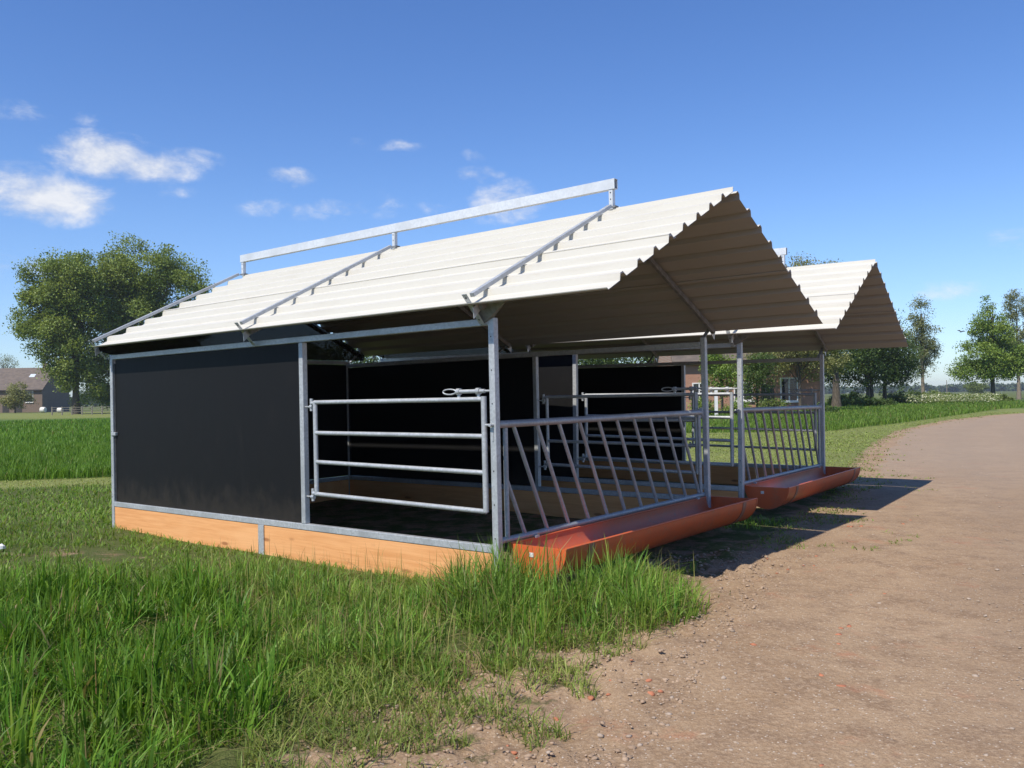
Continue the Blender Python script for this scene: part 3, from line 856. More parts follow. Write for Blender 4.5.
    for v in (0.52, 3.56):
        A, Bq = arc(r + 0.006, v), arc(r + 0.006, v + 0.085)
        A2, B2 = arc(r + 0.001, v), arc(r + 0.001, v + 0.085)
        sb = MB(); sb.add(A + Bq, [(i, i + 1, K + 2 + i, K + 1 + i) for i in range(K)], 0, True)
        sb.add(A + A2, [(i, K + 1 + i, K + 2 + i, i + 1) for i in range(K)]); sb.add(Bq + B2, [(i, i + 1, K + 2 + i, K + 1 + i) for i in range(K)])
        sb.build("trough_strap", MAT["strap"], tr)
        MB().box(fu + 0.02 - LEN, uc - r + 0.03 - LEN, v, v + 0.05, 0.055 + ZO, 0.075 + ZO).build("trough_bracket", MAT["galv"], tr)
    sk = MB(); sk.box(6.395 - LEN, 6.435 - LEN, v0 - 0.0095, v0 - 0.0065, -0.035 + ZO, 0.0 + ZO)
    sk.build("sticker", MAT["sticker"], tr)
    # roof sheets with trapezoid ribs running lengthwise
    pitch, rib0 = 0.275, 0.21
    def slope(side):
        e = Vector((0, EV if side < 0 else FV, EZ)); t = Vector((0, RV, RZ))
        d = (t - e); Ls = d.length; d.normalize()
        n_ = Vector((0, -d.z, d.y)) if side < 0 else Vector((0, d.z, -d.y))
        return e, d, n_, Ls
    def sheet(side, s0, s1, lift):
        lift += 0.013 if side < 0 else 0.016
        e, d, n_, Ls = slope(side)
        prof = []
        k = -1
        prof.append((s0, None))
        while rib0 + k * pitch < s1 + 0.1:
            c = rib0 + k * pitch
            for ds, hh in ((-0.052, -0.028), (-0.021, 0.018), (0.016, 0.018), (0.050, -0.028)):
                prof.append((c + ds, hh))
            k += 1
        prof.append((s1, None))
        base = [p for p in prof if p[1] is not None]
        xs = [p[0] for p in base]; ys = [p[1] for p in base]
        pts = [(s_, (np.interp(s_, xs, ys) if h_ is None else h_)) for s_, h_ in prof if s0 <= s_ <= s1]
        pts.sort()
        us = np.linspace(U0, U1, 9)
        b = MB(); thk = 0.0045
        def P3(u, s_, h_):
            q = e + d * s_ + n_ * (h_ + lift)
            return S(u, q.y, q.z)
        m_ = len(pts)
        top = [P3(u, s_, h_) for u in us for s_, h_ in pts]
        bot = [P3(u, s_, -0.028 - thk + 0.85 * (h_ + 0.028)) for u in us for s_, h_ in pts]
        ft, fb = [], []
        for i in range(len(us) - 1):
            for j in range(m_ - 1):
                q = (i * m_ + j, (i + 1) * m_ + j, (i + 1) * m_ + j + 1, i * m_ + j + 1)
                ft.append(q if side < 0 else q[::-1]); fb.append(q[::-1] if side < 0 else q)
        b.add(top, ft, 0); b.add(bot, fb, 1)
        # edges
        for i in (0, len(us) - 1):
            a_ = [top[i * m_ + j] for j in range(m_)]; c_ = [bot[i * m_ + j] for j in range(m_)]
            b.add(a_ + c_, [(j, j + 1, m_ + j + 1, m_ + j) for j in range(m_ - 1)], 1)
        for j in (0, m_ - 1):
            a_ = [top[i * m_ + j] for i in range(len(us))]; c_ = [bot[i * m_ + j] for i in range(len(us))]
            b.add(a_ + c_, [(i, i + 1, len(us) + i + 1, len(us) + i) for i in range(len(us) - 1)], 0)
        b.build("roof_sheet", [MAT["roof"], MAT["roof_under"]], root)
    for side in (-1, 1):
        e, d, n_, Ls = slope(side)
        sheet(side, -0.03 if side < 0 else -0.02, 1.125, 0.0)
        sheet(side, 1.02, Ls + (0.0 if side < 0 else -0.055), 0.010)
    # rafters on top of the sheets and below them, with end brackets
    for u in (0.0, 3.118, LEN):
        for side in (-1, 1):
            e, d, n_, Ls = slope(side)
            h1 = 0.017 + 0.012 + 0.020 + (0.011 if side < 0 else 0.014)
            p_ = e + d * 0.01 + n_ * (h1 - 0.004); q_ = e + d * (Ls - 0.05) + n_ * (h1 + 0.008)
            rf = MB(); rf.bar(S(u, p_.y, p_.z), S(u, q_.y, q_.z), 0.045, 0.036, n_)
            ro = rf.build("rafter", MAT["galv"], root, bevel=0.004)
            # angle bracket from the rafter's foot to the top rail
            f_ = e + d * 0.0 + n_ * 0.072
            yb = -0.022 if side < 0 else WID + 0.022
            bk = MB(); bk.bar(S(u - 0.07, f_.y, f_.z), S(u - 0.07, yb, HT - 0.05), 0.050, 0.006, (0, 0.7 * -side, 0.7))
            bo = bk.build("rafter_bracket", MAT["galv"], ro, bevel=0.002)
            A_ = S(u - 0.07, f_.y, f_.z); Bv = S(u - 0.07, yb, HT - 0.05)
            ax = (Bv - A_).normalized(); nn = Vector((1, 0, 0)).cross(ax).normalized()
            if nn.y * side < 0: nn = -nn
            for t_ in (0.12, 0.56, 0.84):
                hb = MB()
                c_ = A_.lerp(Bv, t_) + nn * 0.0045
                hb.add([c_ + Vector((1, 0, 0)) * 0.008 * math.cos(a) + ax * 0.008 * math.sin(a) for a in np.linspace(0, 2 * math.pi, 9)[:-1]], [tuple(range(8))])
                hb.build("bracket_hole", MAT["hole"], bo)
            # under rafter
            h2 = -0.028 - 0.006 - 0.03
            yb2 = 0.03 if side < 0 else WID - 0.03
            s_w = (yb2 - e.y) / d.y if side < 0 else (e.y - yb2) / -d.y
            p_ = e + d * 0.06 + n_ * h2; q_ = e + d * (Ls - 0.06) + n_ * h2
            ur = MB(); ur.bar(S(u, p_.y, p_.z), S(u, q_.y, q_.z), 0.04, 0.055, n_)
            uo = ur.build("lower_rafter", MAT["galv_dull"], root, bevel=0.004)
            # end plate
            w_ = p_ - d * 0.06
            pl = MB(); pl.prism([S(u - 0.026, (p_ + d * 0.1).y, (p_ + d * 0.1).z - 0.01), S(u - 0.026, (p_ + d * 0.1 + n_ * 0.03).y, (p_ + d * 0.1 + n_ * 0.03).z), S(u - 0.026, (w_ + n_ * 0.02).y, (w_ + n_ * 0.02).z), S(u - 0.026, w_.y - side * 0.0, w_.z - 0.07)], (0.005, 0, 0))
            pl.build("end_plate", MAT["galv"], uo)
    # triangular plates from post heads to the eaves
    for side, yv in ((-1, 0.0),):
        yo = -0.05 if side < 0 else 0.05
        pl = MB(); pl.prism([S(LEN - 0.10, yv, HT - 0.055), S(LEN + 0.03, yv, HT - 0.005), S(LEN + 0.24, yv + yo * 1.7, EZ + 0.005), S(LEN - 0.06, yv + yo * 1.7, EZ + 0.005)], (0, 0.004, 0))
        pl.build("eave_plate", MAT["galv_dull"], root)
    # raised ridge beam
    zt = 3.371
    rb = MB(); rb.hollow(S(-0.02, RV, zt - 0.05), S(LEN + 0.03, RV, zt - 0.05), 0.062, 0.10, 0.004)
    ro = rb.build("ridge_beam", MAT["galv_sunlit"], root)
    for u in (0.02, 3.118, LEN - 0.02):
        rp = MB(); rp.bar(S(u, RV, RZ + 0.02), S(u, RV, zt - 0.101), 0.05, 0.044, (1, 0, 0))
        rpo = rp.build("ridge_post", MAT["galv_sunlit"], ro, bevel=0.003)
        for z in (RZ + 0.12, RZ + 0.185):
            hb = MB()
            c_ = S(u, RV - 0.0265, z)
            hb.add([c_ + Vector((0.007 * math.cos(a), 0, 0.007 * math.sin(a))) for a in np.linspace(0, 2 * math.pi, 9)[:-1]], [tuple(range(8))])
            hb.build("bolt_hole", MAT["hole"], rpo)
        MB().box(u - 0.055 - LEN, u + 0.055 - LEN, RV - 0.03, RV + 0.03, RZ + 0.035 + ZO, RZ + 0.052 + ZO).build("foot_plate", MAT["galv_dull"], rpo)
    return root
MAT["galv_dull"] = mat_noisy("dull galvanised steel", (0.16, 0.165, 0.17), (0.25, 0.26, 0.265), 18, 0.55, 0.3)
MAT["strap"] = mat_noisy("worn strap", (0.30, 0.11, 0.06), (0.24, 0.14, 0.10), 18, 0.5, 0.0)
sh1 = make_shelter()
sh2 = copy_tree(sh1)
def place(o, px, py, pz, yaw, tx_, ty_):
    o.location = (px, py, pz + CAM_Z - ZO)
    o.rotation_euler = (ty_, -tx_, -yaw)
place(sh1, S1[0], S1[1], -1.2499, YAW, 0.006, 0.0038)
place(sh2, S2[0], S2[1], -1.2379, YAW2, -0.0052, -0.0075)
tag(sh1, "nearer galvanised livestock shelter standing in long grass, large black board on its sunlit side", "shelter", "livestock feeding shelters beside the track")
tag(sh2, "rear galvanised livestock shelter, half hidden behind the other, its trough reaching the dirt track", "shelter", "livestock feeding shelters beside the track")

# ------------------------------------------------------------------ trees and shrubs
def leaf_cloud(name, centres, crad, n, size, cols, parent, mat="leaf", squash=0.75, seed_dark=0.25):
    m = len(centres)
    idx = RNG.integers(0, m, n)
    P = centres[idx] + RNG.normal(0, 1, (n, 3)).clip(-1.7, 1.7) * (crad[idx] * 0.5)[:, None] * np.array([1, 1, squash])
    a = RNG.uniform(0, 2 * math.pi, n); el = RNG.normal(0.5, 0.5, n)
    d1 = np.stack([np.cos(a) * np.cos(el), np.sin(a) * np.cos(el), -np.sin(el)], -1)
    up = RNG.normal(0, 0.5, (n, 3)) + np.array([0, 0, 1.0])
    d2 = np.cross(d1, up); d2 /= np.linalg.norm(d2, axis=1)[:, None] + 1e-9
    s = (size * RNG.uniform(0.6, 1.35, n))[:, None]
    V = np.stack([P - d1 * s * 0.5, P + d2 * s * 0.32, P + d1 * s * 0.5, P - d2 * s * 0.32], 1)
    cc = np.array(cols[0]) * (1 - (t := RNG.random(m)[:, None])) + np.array(cols[1]) * t
    C = 1.75 * cc[idx] * RNG.uniform(0.75, 1.25, n)[:, None]
    L = np.arange(n * 4)
    return mesh_np(name, V.reshape(-1, 3), L, np.arange(n) * 4, np.full(n, 4), MAT[mat], parent, colors={"col": np.repeat(C, 4, axis=0)})
def crown_points(lobes, n, shell=0.55, gap=-0.25, freq=0.5):
    lobes = np.array(lobes, float)
    vol = (lobes[:, 3] * lobes[:, 4] * lobes[:, 5]) ** 0.8
    out = []
    while len(out) < n:
        k = RNG.choice(len(lobes), p=vol / vol.sum())
        l = lobes[k]
        d = RNG.normal(0, 1, 3); d /= np.linalg.norm(d)
        rr = shell + (1 - shell) * RNG.random() ** 0.6
        p = l[:3] + d * rr * l[3:6] * (1 + 0.16 * mnoise.noise(Vector(d * 3.1 + l[:3])))
        if mnoise.noise(Vector(p * freq)) > gap:
            out.append(p)
    return np.array(out)
def make_tree(name, base, lobes, trunk_h, trunk_r, n_cl, n_leaf, leaf, crad, cols, label, group=None, cat="tree", bark="bark", trunks=((0, 0),), shell=0.5, gap=-0.3, freq=0.45, limbs=9, top=None):
    root = empty(name, (base[0], base[1], 0))
    tag(root, label, cat, group)
    L = np.array(lobes, float)
    tb = MB(); zmax = top if top else (L[:, 2]).max()
    for (dx, dy) in trunks:
        pts = [(dx, dy, -0.1)]; rr = [trunk_r * 1.35]
        for k in range(1, 8):
            t = k / 7
            pts.append((dx * (1 - t * 0.3) + random.uniform(-.04, .04) * trunk_h * t, dy + random.uniform(-.04, .04) * trunk_h * t, zmax * 0.92 * t)); rr.append(trunk_r * (1 - 0.85 * t) + 0.01)
        tb.tube(pts, trunk_r, 8, radii=rr)
        for _ in range(limbs):
            l = L[random.randrange(len(L))]
            k = random.randint(1, 5); s0 = Vector(pts[k])
            if s0.z < trunk_h * 0.75: s0 = Vector(pts[min(k + 2, 6)])
            tgt = Vector((l[0] + random.uniform(-.6, .6) * l[3], l[1] + random.uniform(-.6, .6) * l[4], l[2] + random.uniform(-.3, .6) * l[5]))
            if tgt.z < s0.z: tgt.z = s0.z + 0.3
            midp = s0.lerp(tgt, 0.5) + Vector((0, 0, 0.12 * (tgt - s0).length))
            r0 = trunk_r * 0.38
            tb.tube([s0, s0.lerp(midp, 0.5), midp, midp.lerp(tgt, 0.55), tgt], r0, 6, radii=[r0, r0 * .8, r0 * .6, r0 * .4, r0 * .15])
    tb.build("trunk", MAT[bark], root)
    cp = crown_points(lobes, n_cl, shell, gap, freq)
    leaf_cloud("crown", cp, np.full(n_cl, crad) * RNG.uniform(0.6, 1.4, n_cl), int(n_leaf * 1.5), leaf * 0.86, cols, root)
    return root

G_MID = ((0.062, 0.088, 0.022), (0.108, 0.138, 0.036))
G_FIELD = ((0.078, 0.114, 0.022), (0.138, 0.172, 0.040))
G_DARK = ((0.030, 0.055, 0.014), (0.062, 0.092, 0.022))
G_FRESH = ((0.075, 0.125, 0.022), (0.140, 0.185, 0.036))
G_OLIVE = ((0.105, 0.115, 0.040), (0.165, 0.165, 0.065))
G_GREY = ((0.085, 0.100, 0.042), (0.140, 0.150, 0.070))

# two big field trees on the left, about 130 m off
k = 130 / F_PX
bx, by = at(62, 130)
make_tree("broadleaf_tree", at(76, 130), [(-3.2, 0, 19.5, 4.5, 4.2, 4.6), (-5.6, 0, 15.6, 3.0, 3.2, 3.4), (0.6, 1, 17, 5.0, 4.5, 6.5), (-3.6, -1, 12.5, 3.6, 3.5, 3.6), (-0.5, 0, 9, 3.4, 3.4, 4.0), (1.8, 0, 21, 3.6, 3.6, 3.6), (0.8, 0, 4.6, 2.6, 2.6, 3.0)],
          5, 0.55, 360, 66000, 0.39, 1.75, G_FIELD, "broad leafy tree with a lopsided crown leaning left, beside the farmhouse", "big field trees beyond the meadow", freq=0.30, gap=-0.22, limbs=16)
make_tree("broadleaf_tree", at(143, 136), [(0, 0, 22.5, 6.2, 5.4, 5.6), (4.8, 0, 19.2, 4.8, 4.6, 5.4), (-4.2, 0, 19.5, 4.8, 4.6, 5.4), (1.0, 0, 14, 7.6, 5.6, 6.0), (-4.2, 0, 10, 4.4, 4.0, 5.4), (3.6, 0, 9.5, 5.2, 4.6, 5.0), (8.4, 0, 14.2, 2.8, 2.8, 3.4), (-5.2, 0, 4.6, 3.0, 2.8, 3.2), (2, 0, 4.5, 4.5, 3.6, 3.4)],
          5, 0.7, 520, 90000, 0.39, 1.8, G_FIELD, "largest round crowned tree, rising behind the left corner of the nearer shelter", "big field trees beyond the meadow", freq=0.30, gap=-0.22, limbs=18)
# trees round the far end of the track
x870 = at(868, 95)
make_tree("shade_tree", at(868, 95), [(-2.6, 0, 6.2, 4.0, 3.4, 3.4), (0.2, 0, 8.4, 3.6, 3.4, 3.0), (-5.2, 0, 4.4, 2.6, 2.6, 1.9), (-1.0, 1, 4.0, 4.0, 3.2, 1.9)], 2.2, 0.24, 230, 17000, 0.26, 1.15, G_DARK,
          "dark low crowned tree with forked trunk under the rear shelter's roof corner", "dark shade trees at the far hedge", trunks=((0, 0), (0.55, 0.2)), freq=0.5)
make_tree("shade_tree", at(885, 98), [(0.2, 0, 5.6, 2.9, 2.8, 2.8), (0.4, 0, 7.2, 2.2, 2.2, 1.9), (1.4, 0, 4.0, 1.9, 2.2, 1.7), (-0.6, 0, 4.2, 2.8, 2.4, 1.8)], 2.2, 0.27, 190, 14500, 0.26, 1.15, G_DARK,
          "dark low crowned tree on a single thick trunk, left of the slim poplar", "dark shade trees at the far hedge", freq=0.5)
make_tree("poplar_tree", at(923, 120), [(0, 0, 12.0, 1.5, 1.5, 2.6), (-1.0, 0, 9.6, 1.2, 1.2, 2.8), (1.1, 0, 9.4, 1.2, 1.2, 2.6), (0, 0, 7.2, 2.0, 1.8, 2.4), (1.5, 0, 6.4, 1.0, 1.0, 1.8), (-1.5, 0, 6.6, 1.1, 1.0, 1.8), (0.1, 0, 4.8, 1.2, 1.1, 1.2)], 3.4, 0.26, 180, 8000, 0.25, 0.8, G_GREY,
          "slim thinly leaved poplar with a bare pale trunk against open sky", "slender poplars by the track", bark="bark_pale", freq=0.6, gap=-0.1, limbs=26, top=13.4)
make_tree("cone_shaped_tree", at(993, 115), [(0, 0, 13.0, 0.9, 0.9, 1.5), (-0.2, 0, 11.0, 1.9, 1.8, 1.9), (0.2, 0, 8.8, 2.9, 2.7, 2.1), (-0.6, 0, 6.6, 3.7, 3.3, 2.1), (0.8, 0, 4.8, 3.9, 3.4, 1.6), (-2.4, 0, 4.2, 2.6, 2.4, 1.5), (3.2, 0, 5.4, 2.8, 2.6, 2.2)], 2.2, 0.30, 320, 27000, 0.28, 1.0, G_FRESH,
          "fresh green cone shaped tree standing alone right of the track's bend", freq=0.55, gap=-0.2, limbs=14)
make_tree("poplar_tree", at(1019, 138), [(-0.2, 0, 15.2, 1.5, 1.4, 2.6), (-1.7, 0, 12.4, 1.2, 1.2, 3.0), (1.7, 0, 12.6, 1.4, 1.3, 3.2), (0.2, 0, 9.0, 2.2, 2.0, 3.4), (0, 0, 5.8, 1.5, 1.4, 1.8)], 4, 0.30, 190, 9500, 0.27, 0.9, G_GREY,
          "slim thinly leaved poplar behind the cone shaped tree", "slender poplars by the track", bark="bark_pale", freq=0.6, gap=-0.1, limbs=24, top=16.5)
make_tree("feathery_tree", at(813, 84), [(-1.0, 0, 13.2, 1.8, 1.5, 1.6), (1.1, 0, 13.0, 1.9, 1.5, 1.6), (0, 0, 10.4, 2.8, 2.4, 2.4), (-0.4, 0, 6.8, 3.0, 2.6, 2.2)], 3, 0.24, 170, 9000, 0.22, 0.9, G_OLIVE,
          "tall feathery tree whose thin top shows above the rear shelter's roof", freq=0.6, gap=-0.1, limbs=26, top=14.0)
make_tree("garden_tree", at(800, 66), [(-1.8, 0, 4.6, 2.2, 1.6, 1.5), (1.5, 0, 4.4, 2.0, 1.6, 1.7), (0.2, 0, 5.8, 3.0, 1.8, 1.6)], 2.4, 0.13, 130, 12000, 0.17, 0.75, G_OLIVE,
          "olive green garden tree hanging over the brick house window", "garden trees by the brick house", limbs=10)
make_tree("garden_tree", at(722, 58), [(0, 0, 2.7, 1.15, 1.1, 1.5), (-0.4, 0, 3.9, 0.9, 0.9, 0.9)], 0.9, 0.10, 60, 6200, 0.14, 0.6, G_FRESH,
          "fresh green garden tree before the brick house, between shelter posts", "garden trees by the brick house", limbs=8)
make_tree("garden_tree", at(757, 61), [(0, 0, 2.2, 1.3, 1.1, 1.4), (0.5, 0, 3.6, 0.8, 0.8, 0.9)], 0.8, 0.09, 60, 5200, 0.14, 0.6, G_DARK,
          "dark bushy garden tree right of the rear shelter's front corner post", "garden trees by the brick house", limbs=8)
make_tree("lane_tree", at(836, 78), [(0, 0, 8.2, 2.6, 2.4, 2.8), (0.3, 0, 5.2, 2.0, 2.0, 1.6)], 4, 0.42, 90, 7000, 0.2, 0.9, G_MID,
          "thick trunked tree seen past the far front post of the rear shelter", limbs=8)
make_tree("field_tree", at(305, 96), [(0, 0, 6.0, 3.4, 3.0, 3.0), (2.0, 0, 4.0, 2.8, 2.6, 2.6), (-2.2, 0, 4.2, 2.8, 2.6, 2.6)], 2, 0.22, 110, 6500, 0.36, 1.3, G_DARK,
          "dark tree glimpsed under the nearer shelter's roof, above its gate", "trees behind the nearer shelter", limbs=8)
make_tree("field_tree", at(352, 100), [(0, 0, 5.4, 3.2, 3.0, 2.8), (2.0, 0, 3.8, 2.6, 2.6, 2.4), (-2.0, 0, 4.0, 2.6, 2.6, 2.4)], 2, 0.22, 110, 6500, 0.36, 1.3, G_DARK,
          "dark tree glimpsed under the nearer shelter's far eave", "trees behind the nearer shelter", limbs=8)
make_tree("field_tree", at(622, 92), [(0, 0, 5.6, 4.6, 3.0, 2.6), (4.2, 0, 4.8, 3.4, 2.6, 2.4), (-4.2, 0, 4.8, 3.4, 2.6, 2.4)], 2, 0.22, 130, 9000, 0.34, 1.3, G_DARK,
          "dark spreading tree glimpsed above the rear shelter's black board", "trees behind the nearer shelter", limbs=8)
# bushes along the far hedge
def bush(name, px, d, w, h, cols, label, group, n=3200, leaf=0.16, cat="bush"):
    x, y = at(px, d)
    root = empty(name, (x, y, 0)); tag(root, label, cat, group)
    sb = MB()
    for _ in range(6):
        a = random.uniform(0, 6.28)
        sb.tube([(0, 0, -0.05), (math.cos(a) * w * .15, math.sin(a) * w * .15, h * .4), (math.cos(a) * w * .3, math.sin(a) * w * .2, h * .8)], 0.03, 5, radii=[0.035, 0.025, 0.01])
    sb.build("stem", MAT["bark"], root)
    cp = crown_points([(0, 0, h * .52, w * .5, w * .4, h * .5), (w * .22, 0, h * .4, w * .34, w * .3, h * .4), (-w * .24, 0, h * .38, w * .32, w * .3, h * .4)], 46, 0.4, -0.4, 0.9)
    leaf_cloud("foliage", cp, np.full(46, h * 0.28), n, leaf, cols, root)
    return root
for px, d, w, h, c, lb in (
        (846, 92, 3.4, 1.5, G_DARK, "low dark bush under the thick trunked lane tree"),
        (866, 90, 2.0, 1.1, G_DARK, "small dark bush between the forked trunk and the lane tree"),
        (900, 104, 4.2, 1.9, G_DARK, "wide dark bush between the shade trees and the slim poplar"),
        (917, 108, 2.6, 1.5, G_MID, "mid green bush at the foot of the slim poplar"),
        (934, 112, 4.0, 1.6, G_MID, "bush just right of the slim poplar's trunk"),
        (1003, 108, 2.4, 1.0, G_MID, "low bush beside the cone shaped tree's trunk")):
    bush("hedge_bush", px, d, w, h, c, lb, "bushes along the far hedge", 2600, 0.22)
for px, d, w, h, c, lb in (
        (704, 56, 1.8, 1.5, G_FRESH, "light green shrub at the brick house's left window"),
        (736, 57, 1.6, 1.1, G_FRESH, "light green shrub below the dark garden tree"),
        (772, 58, 1.8, 1.3, G_MID, "shrub under the brick house's white window"),
        (818, 59, 2.4, 0.8, G_DARK, "low dark shrub before the brick house's right end")):
    bush("garden_shrub", px, d, w, h, c, lb, "shrubs in front of the brick house", 2400, 0.12)
# clipped hedge bar at the garden's end
hx, hy = at(862, 84)
hd = empty("clipped_hedge", (hx, hy, 0)); tag(hd, "dark clipped hedge running between the lane tree and the bushes", "hedge")
cp = np.column_stack([RNG.uniform(-3.2, 3.0, 90), RNG.uniform(-.4, .4, 90), RNG.uniform(0.15, 0.75, 90)])
leaf_cloud("foliage", cp, np.full(90, 0.3), 6000, 0.14, G_DARK, hd)
# white cow parsley by the hedge: loose stems and flower heads
n = 1500
xs = np.interp(RNG.random(n), [0, 1], [908, 1000]); ds = 96 + RNG.uniform(-4, 12, n)
cp = np.array([at(a, b) for a, b in zip(xs, ds)])
hgt = RNG.uniform(0.35, 1.15, n)
V = []; P3 = np.column_stack([cp, hgt])
m = 5
PP = np.repeat(P3, m, 0) + RNG.normal(0, 1, (n * m, 3)) * np.array([.16, .16, .05])
s = RNG.uniform(0.04, 0.10, n * m)[:, None]
a = RNG.uniform(0, 6.28, n * m)
d1 = np.stack([np.cos(a), np.sin(a), RNG.normal(0, .4, n * m)], -1); d2 = np.stack([-np.sin(a), np.cos(a), RNG.normal(0, .4, n * m)], -1)
V = np.stack([PP - d1 * s, PP + d2 * s, PP + d1 * s, PP - d2 * s], 1).reshape(-1, 3)
C = np.repeat(np.where(RNG.random((n * m, 1)) < 0.32, [[0.62, 0.62, 0.46]], [[0.15, 0.20, 0.055]]), 4, 0)
o = mesh_np("cow_parsley", V, np.arange(n * m * 4), np.arange(n * m) * 4, np.full(n * m, 4), MAT["leaf"], colors={"col": C})
tag(o, "creamy white wild flowers spread along the far hedge by the bend", "wildflowers", kind="stuff")
# far woods
def treeline(name, pxs, dist, h0, h1, n, leaf, cols, label):
    c = []
    for px in pxs:
        x, y = at(px + random.uniform(-4, 4), dist * random.uniform(0.94, 1.08))
        hh = random.uniform(h0, h1)
        for _ in range(7):
            c.append((x + random.gauss(0, hh * .45), y + random.gauss(0, hh * .3), hh * random.uniform(.15, .85)))
    c = np.array(c)
    o = leaf_cloud(name, c, np.full(len(c), (h0 + h1) / 2 * 0.42), n, leaf, cols, None)
    return tag(o, label, "treeline", kind="stuff")
treeline("distant_treeline", np.arange(810, 1060, 3.2), 900, 5, 10, 15000, 3.0, ((0.035, 0.055, 0.025), (0.06, 0.08, 0.035)), "distant blue green woods along the right horizon")
treeline("distant_treeline", np.arange(-40, 240, 4), 420, 4, 8, 9000, 1.8, ((0.035, 0.055, 0.020), (0.06, 0.08, 0.03)), "distant woods behind the farmhouse and big field trees")
make_tree("round_tree", at(978, 330), [(-1.8, 0, 2.4, 3.0, 2.4, 1.9), (1.6, 0, 2.2, 2.6, 2.4, 1.7)], 1.0, 0.25, 60, 3200, 0.55, 1.1, G_MID, "small far rounded tree on the horizon left of the cone shaped tree's trunk", limbs=5)

# ------------------------------------------------------------------ buildings
def house(name, px, dist, yaw, length, depth, wall_h, ridge_h, wm, rm, label, wins, chims=(), lights=(), doors=()):
    x, y = at(px, dist)
    root = empty(name, (x, y, 0), (0, 0, yaw)); tag(root, label, "house")
    w = MB(); w.box(0, length, 0, depth, -0.05, wall_h)
    for xx in (0.0, length - 0.25):
        w.prism([(xx, 0, wall_h + .001), (xx, depth, wall_h + .001), (xx, depth / 2, ridge_h - 0.1)], (0.25, 0, 0))
    w.build("wall", MAT[wm], root)
    r = MB(); o = 0.35; th = 0.16
    k_ = (ridge_h - wall_h) / (depth / 2)
    for sgn, ya in ((1, -o), (-1, depth + o)):
        ze = wall_h - o * k_ + 0.05
        r.prism([(-0.3, ya, ze), (length + 0.3, ya, ze), (length + 0.3, depth / 2, ridge_h + 0.05), (-0.3, depth / 2, ridge_h + 0.05)], (0, 0, th))
    ro = r.build("roof", MAT[rm], root)
    MB().box(-0.3, length + 0.3, -o - 0.12, -o - 0.01, wall_h - o * k_ - 0.05, wall_h - o * k_ + 0.08).build("gutter", MAT["dark_steel"], root)
    for cx_ in chims:
        c_ = MB(); c_.box(cx_, cx_ + 0.9, depth / 2 - 0.35, depth / 2 + 0.35, ridge_h - 0.4, ridge_h + 1.25); c_.box(cx_ - .06, cx_ + 0.96, depth / 2 - 0.41, depth / 2 + 0.41, ridge_h + 1.05, ridge_h + 1.18)
        c_.build("chimney", MAT[wm], ro)
    for (lx, t_) in lights:
        ya, za = -o + t_ * (depth / 2 + o), wall_h - o * k_ + 0.05 + th + t_ * (ridge_h - wall_h + o * k_) + 0.03
        MB().prism([(lx, ya, za), (lx + 1.1, ya, za), (lx + 1.1, ya + 0.75, za + .75 * k_), (lx, ya + .75, za + .75 * k_)], (0, 0, 0.05)).build("skylight", MAT["skylight"], ro)
    for (wx, wz, ww, wh) in wins:
        f = MB(); t = 0.09
        f.box(wx, wx + ww, -0.06, 0.02, wz, wz + t); f.box(wx, wx + ww, -0.06, 0.02, wz + wh - t, wz + wh)
        f.box(wx, wx + t, -0.058, 0.02, wz + t, wz + wh - t); f.box(wx + ww - t, wx + ww, -0.058, 0.02, wz + t, wz + wh - t)
        f.box(wx + ww / 2 - t / 2, wx + ww / 2 + t / 2, -0.056, 0.02, wz + t, wz + wh - t)
        fo_ = f.build("window", MAT["white_paint"], root)
        MB().box(wx + t, wx + ww - t, -0.03, -0.005, wz + t, wz + wh - t).build("pane", MAT["glass"], fo_)
        MB().box(wx - 0.1, wx + ww + 0.1, -0.14, -0.002, wz - 0.09, wz - 0.002).build("sill", MAT["white_paint"], fo_)
    for (dx_, dw) in doors:
        MB().box(dx_, dx_ + dw, -0.05, -0.002, 0, 2.2).build("door", MAT["door_dark"], root)
    return root
MAT["door_dark"] = mat_noisy("dark barn door", (0.03, 0.027, 0.025), (0.05, 0.045, 0.04), 4, 0.7)
fx, fy = at(-70, 172)
house("farmhouse", -78, 172, 0.0, 24.2, 10.5, 4.7, 9.0, "brick_dull", "tiles", "brown roofed farmhouse across the meadow, left of the big field trees",
      [(20.9, 2.0, 1.5, 2.3), (8, 2.0, 1.4, 1.6), (4, 2.0, 1.4, 1.6)], chims=(21.6,), lights=((20.0, 0.55),), doors=((16.2, 1.3), (18.6, 1.5), (12.5, 1.6)))
house("brick_house", 676, 68, 0.0, 11.6, 8.5, 4.3, 8.0, "brick_red", "tiles", "orange brick house with white windows, seen between the posts of the rear shelter",
      [(1.3, 1.0, 1.1, 1.5), (4.6, 1.0, 1.5, 1.5), (8.3, 0.9, 1.4, 1.9)], chims=(2.0,), doors=((6.8, 1.0),))
# white garden post
x, y = at(716, 54)
gp = empty("garden_post", (x, y, 0)); tag(gp, "white painted garden post beside the fresh green garden tree", "post")
MB().box(-.09, .09, -.09, .09, 0, 1.9).build("shaft", MAT["white_paint"], gp)
MB().box(-.14, .14, -.14, .14, 1.9, 2.0).build("cap", MAT["white_paint"], gp)
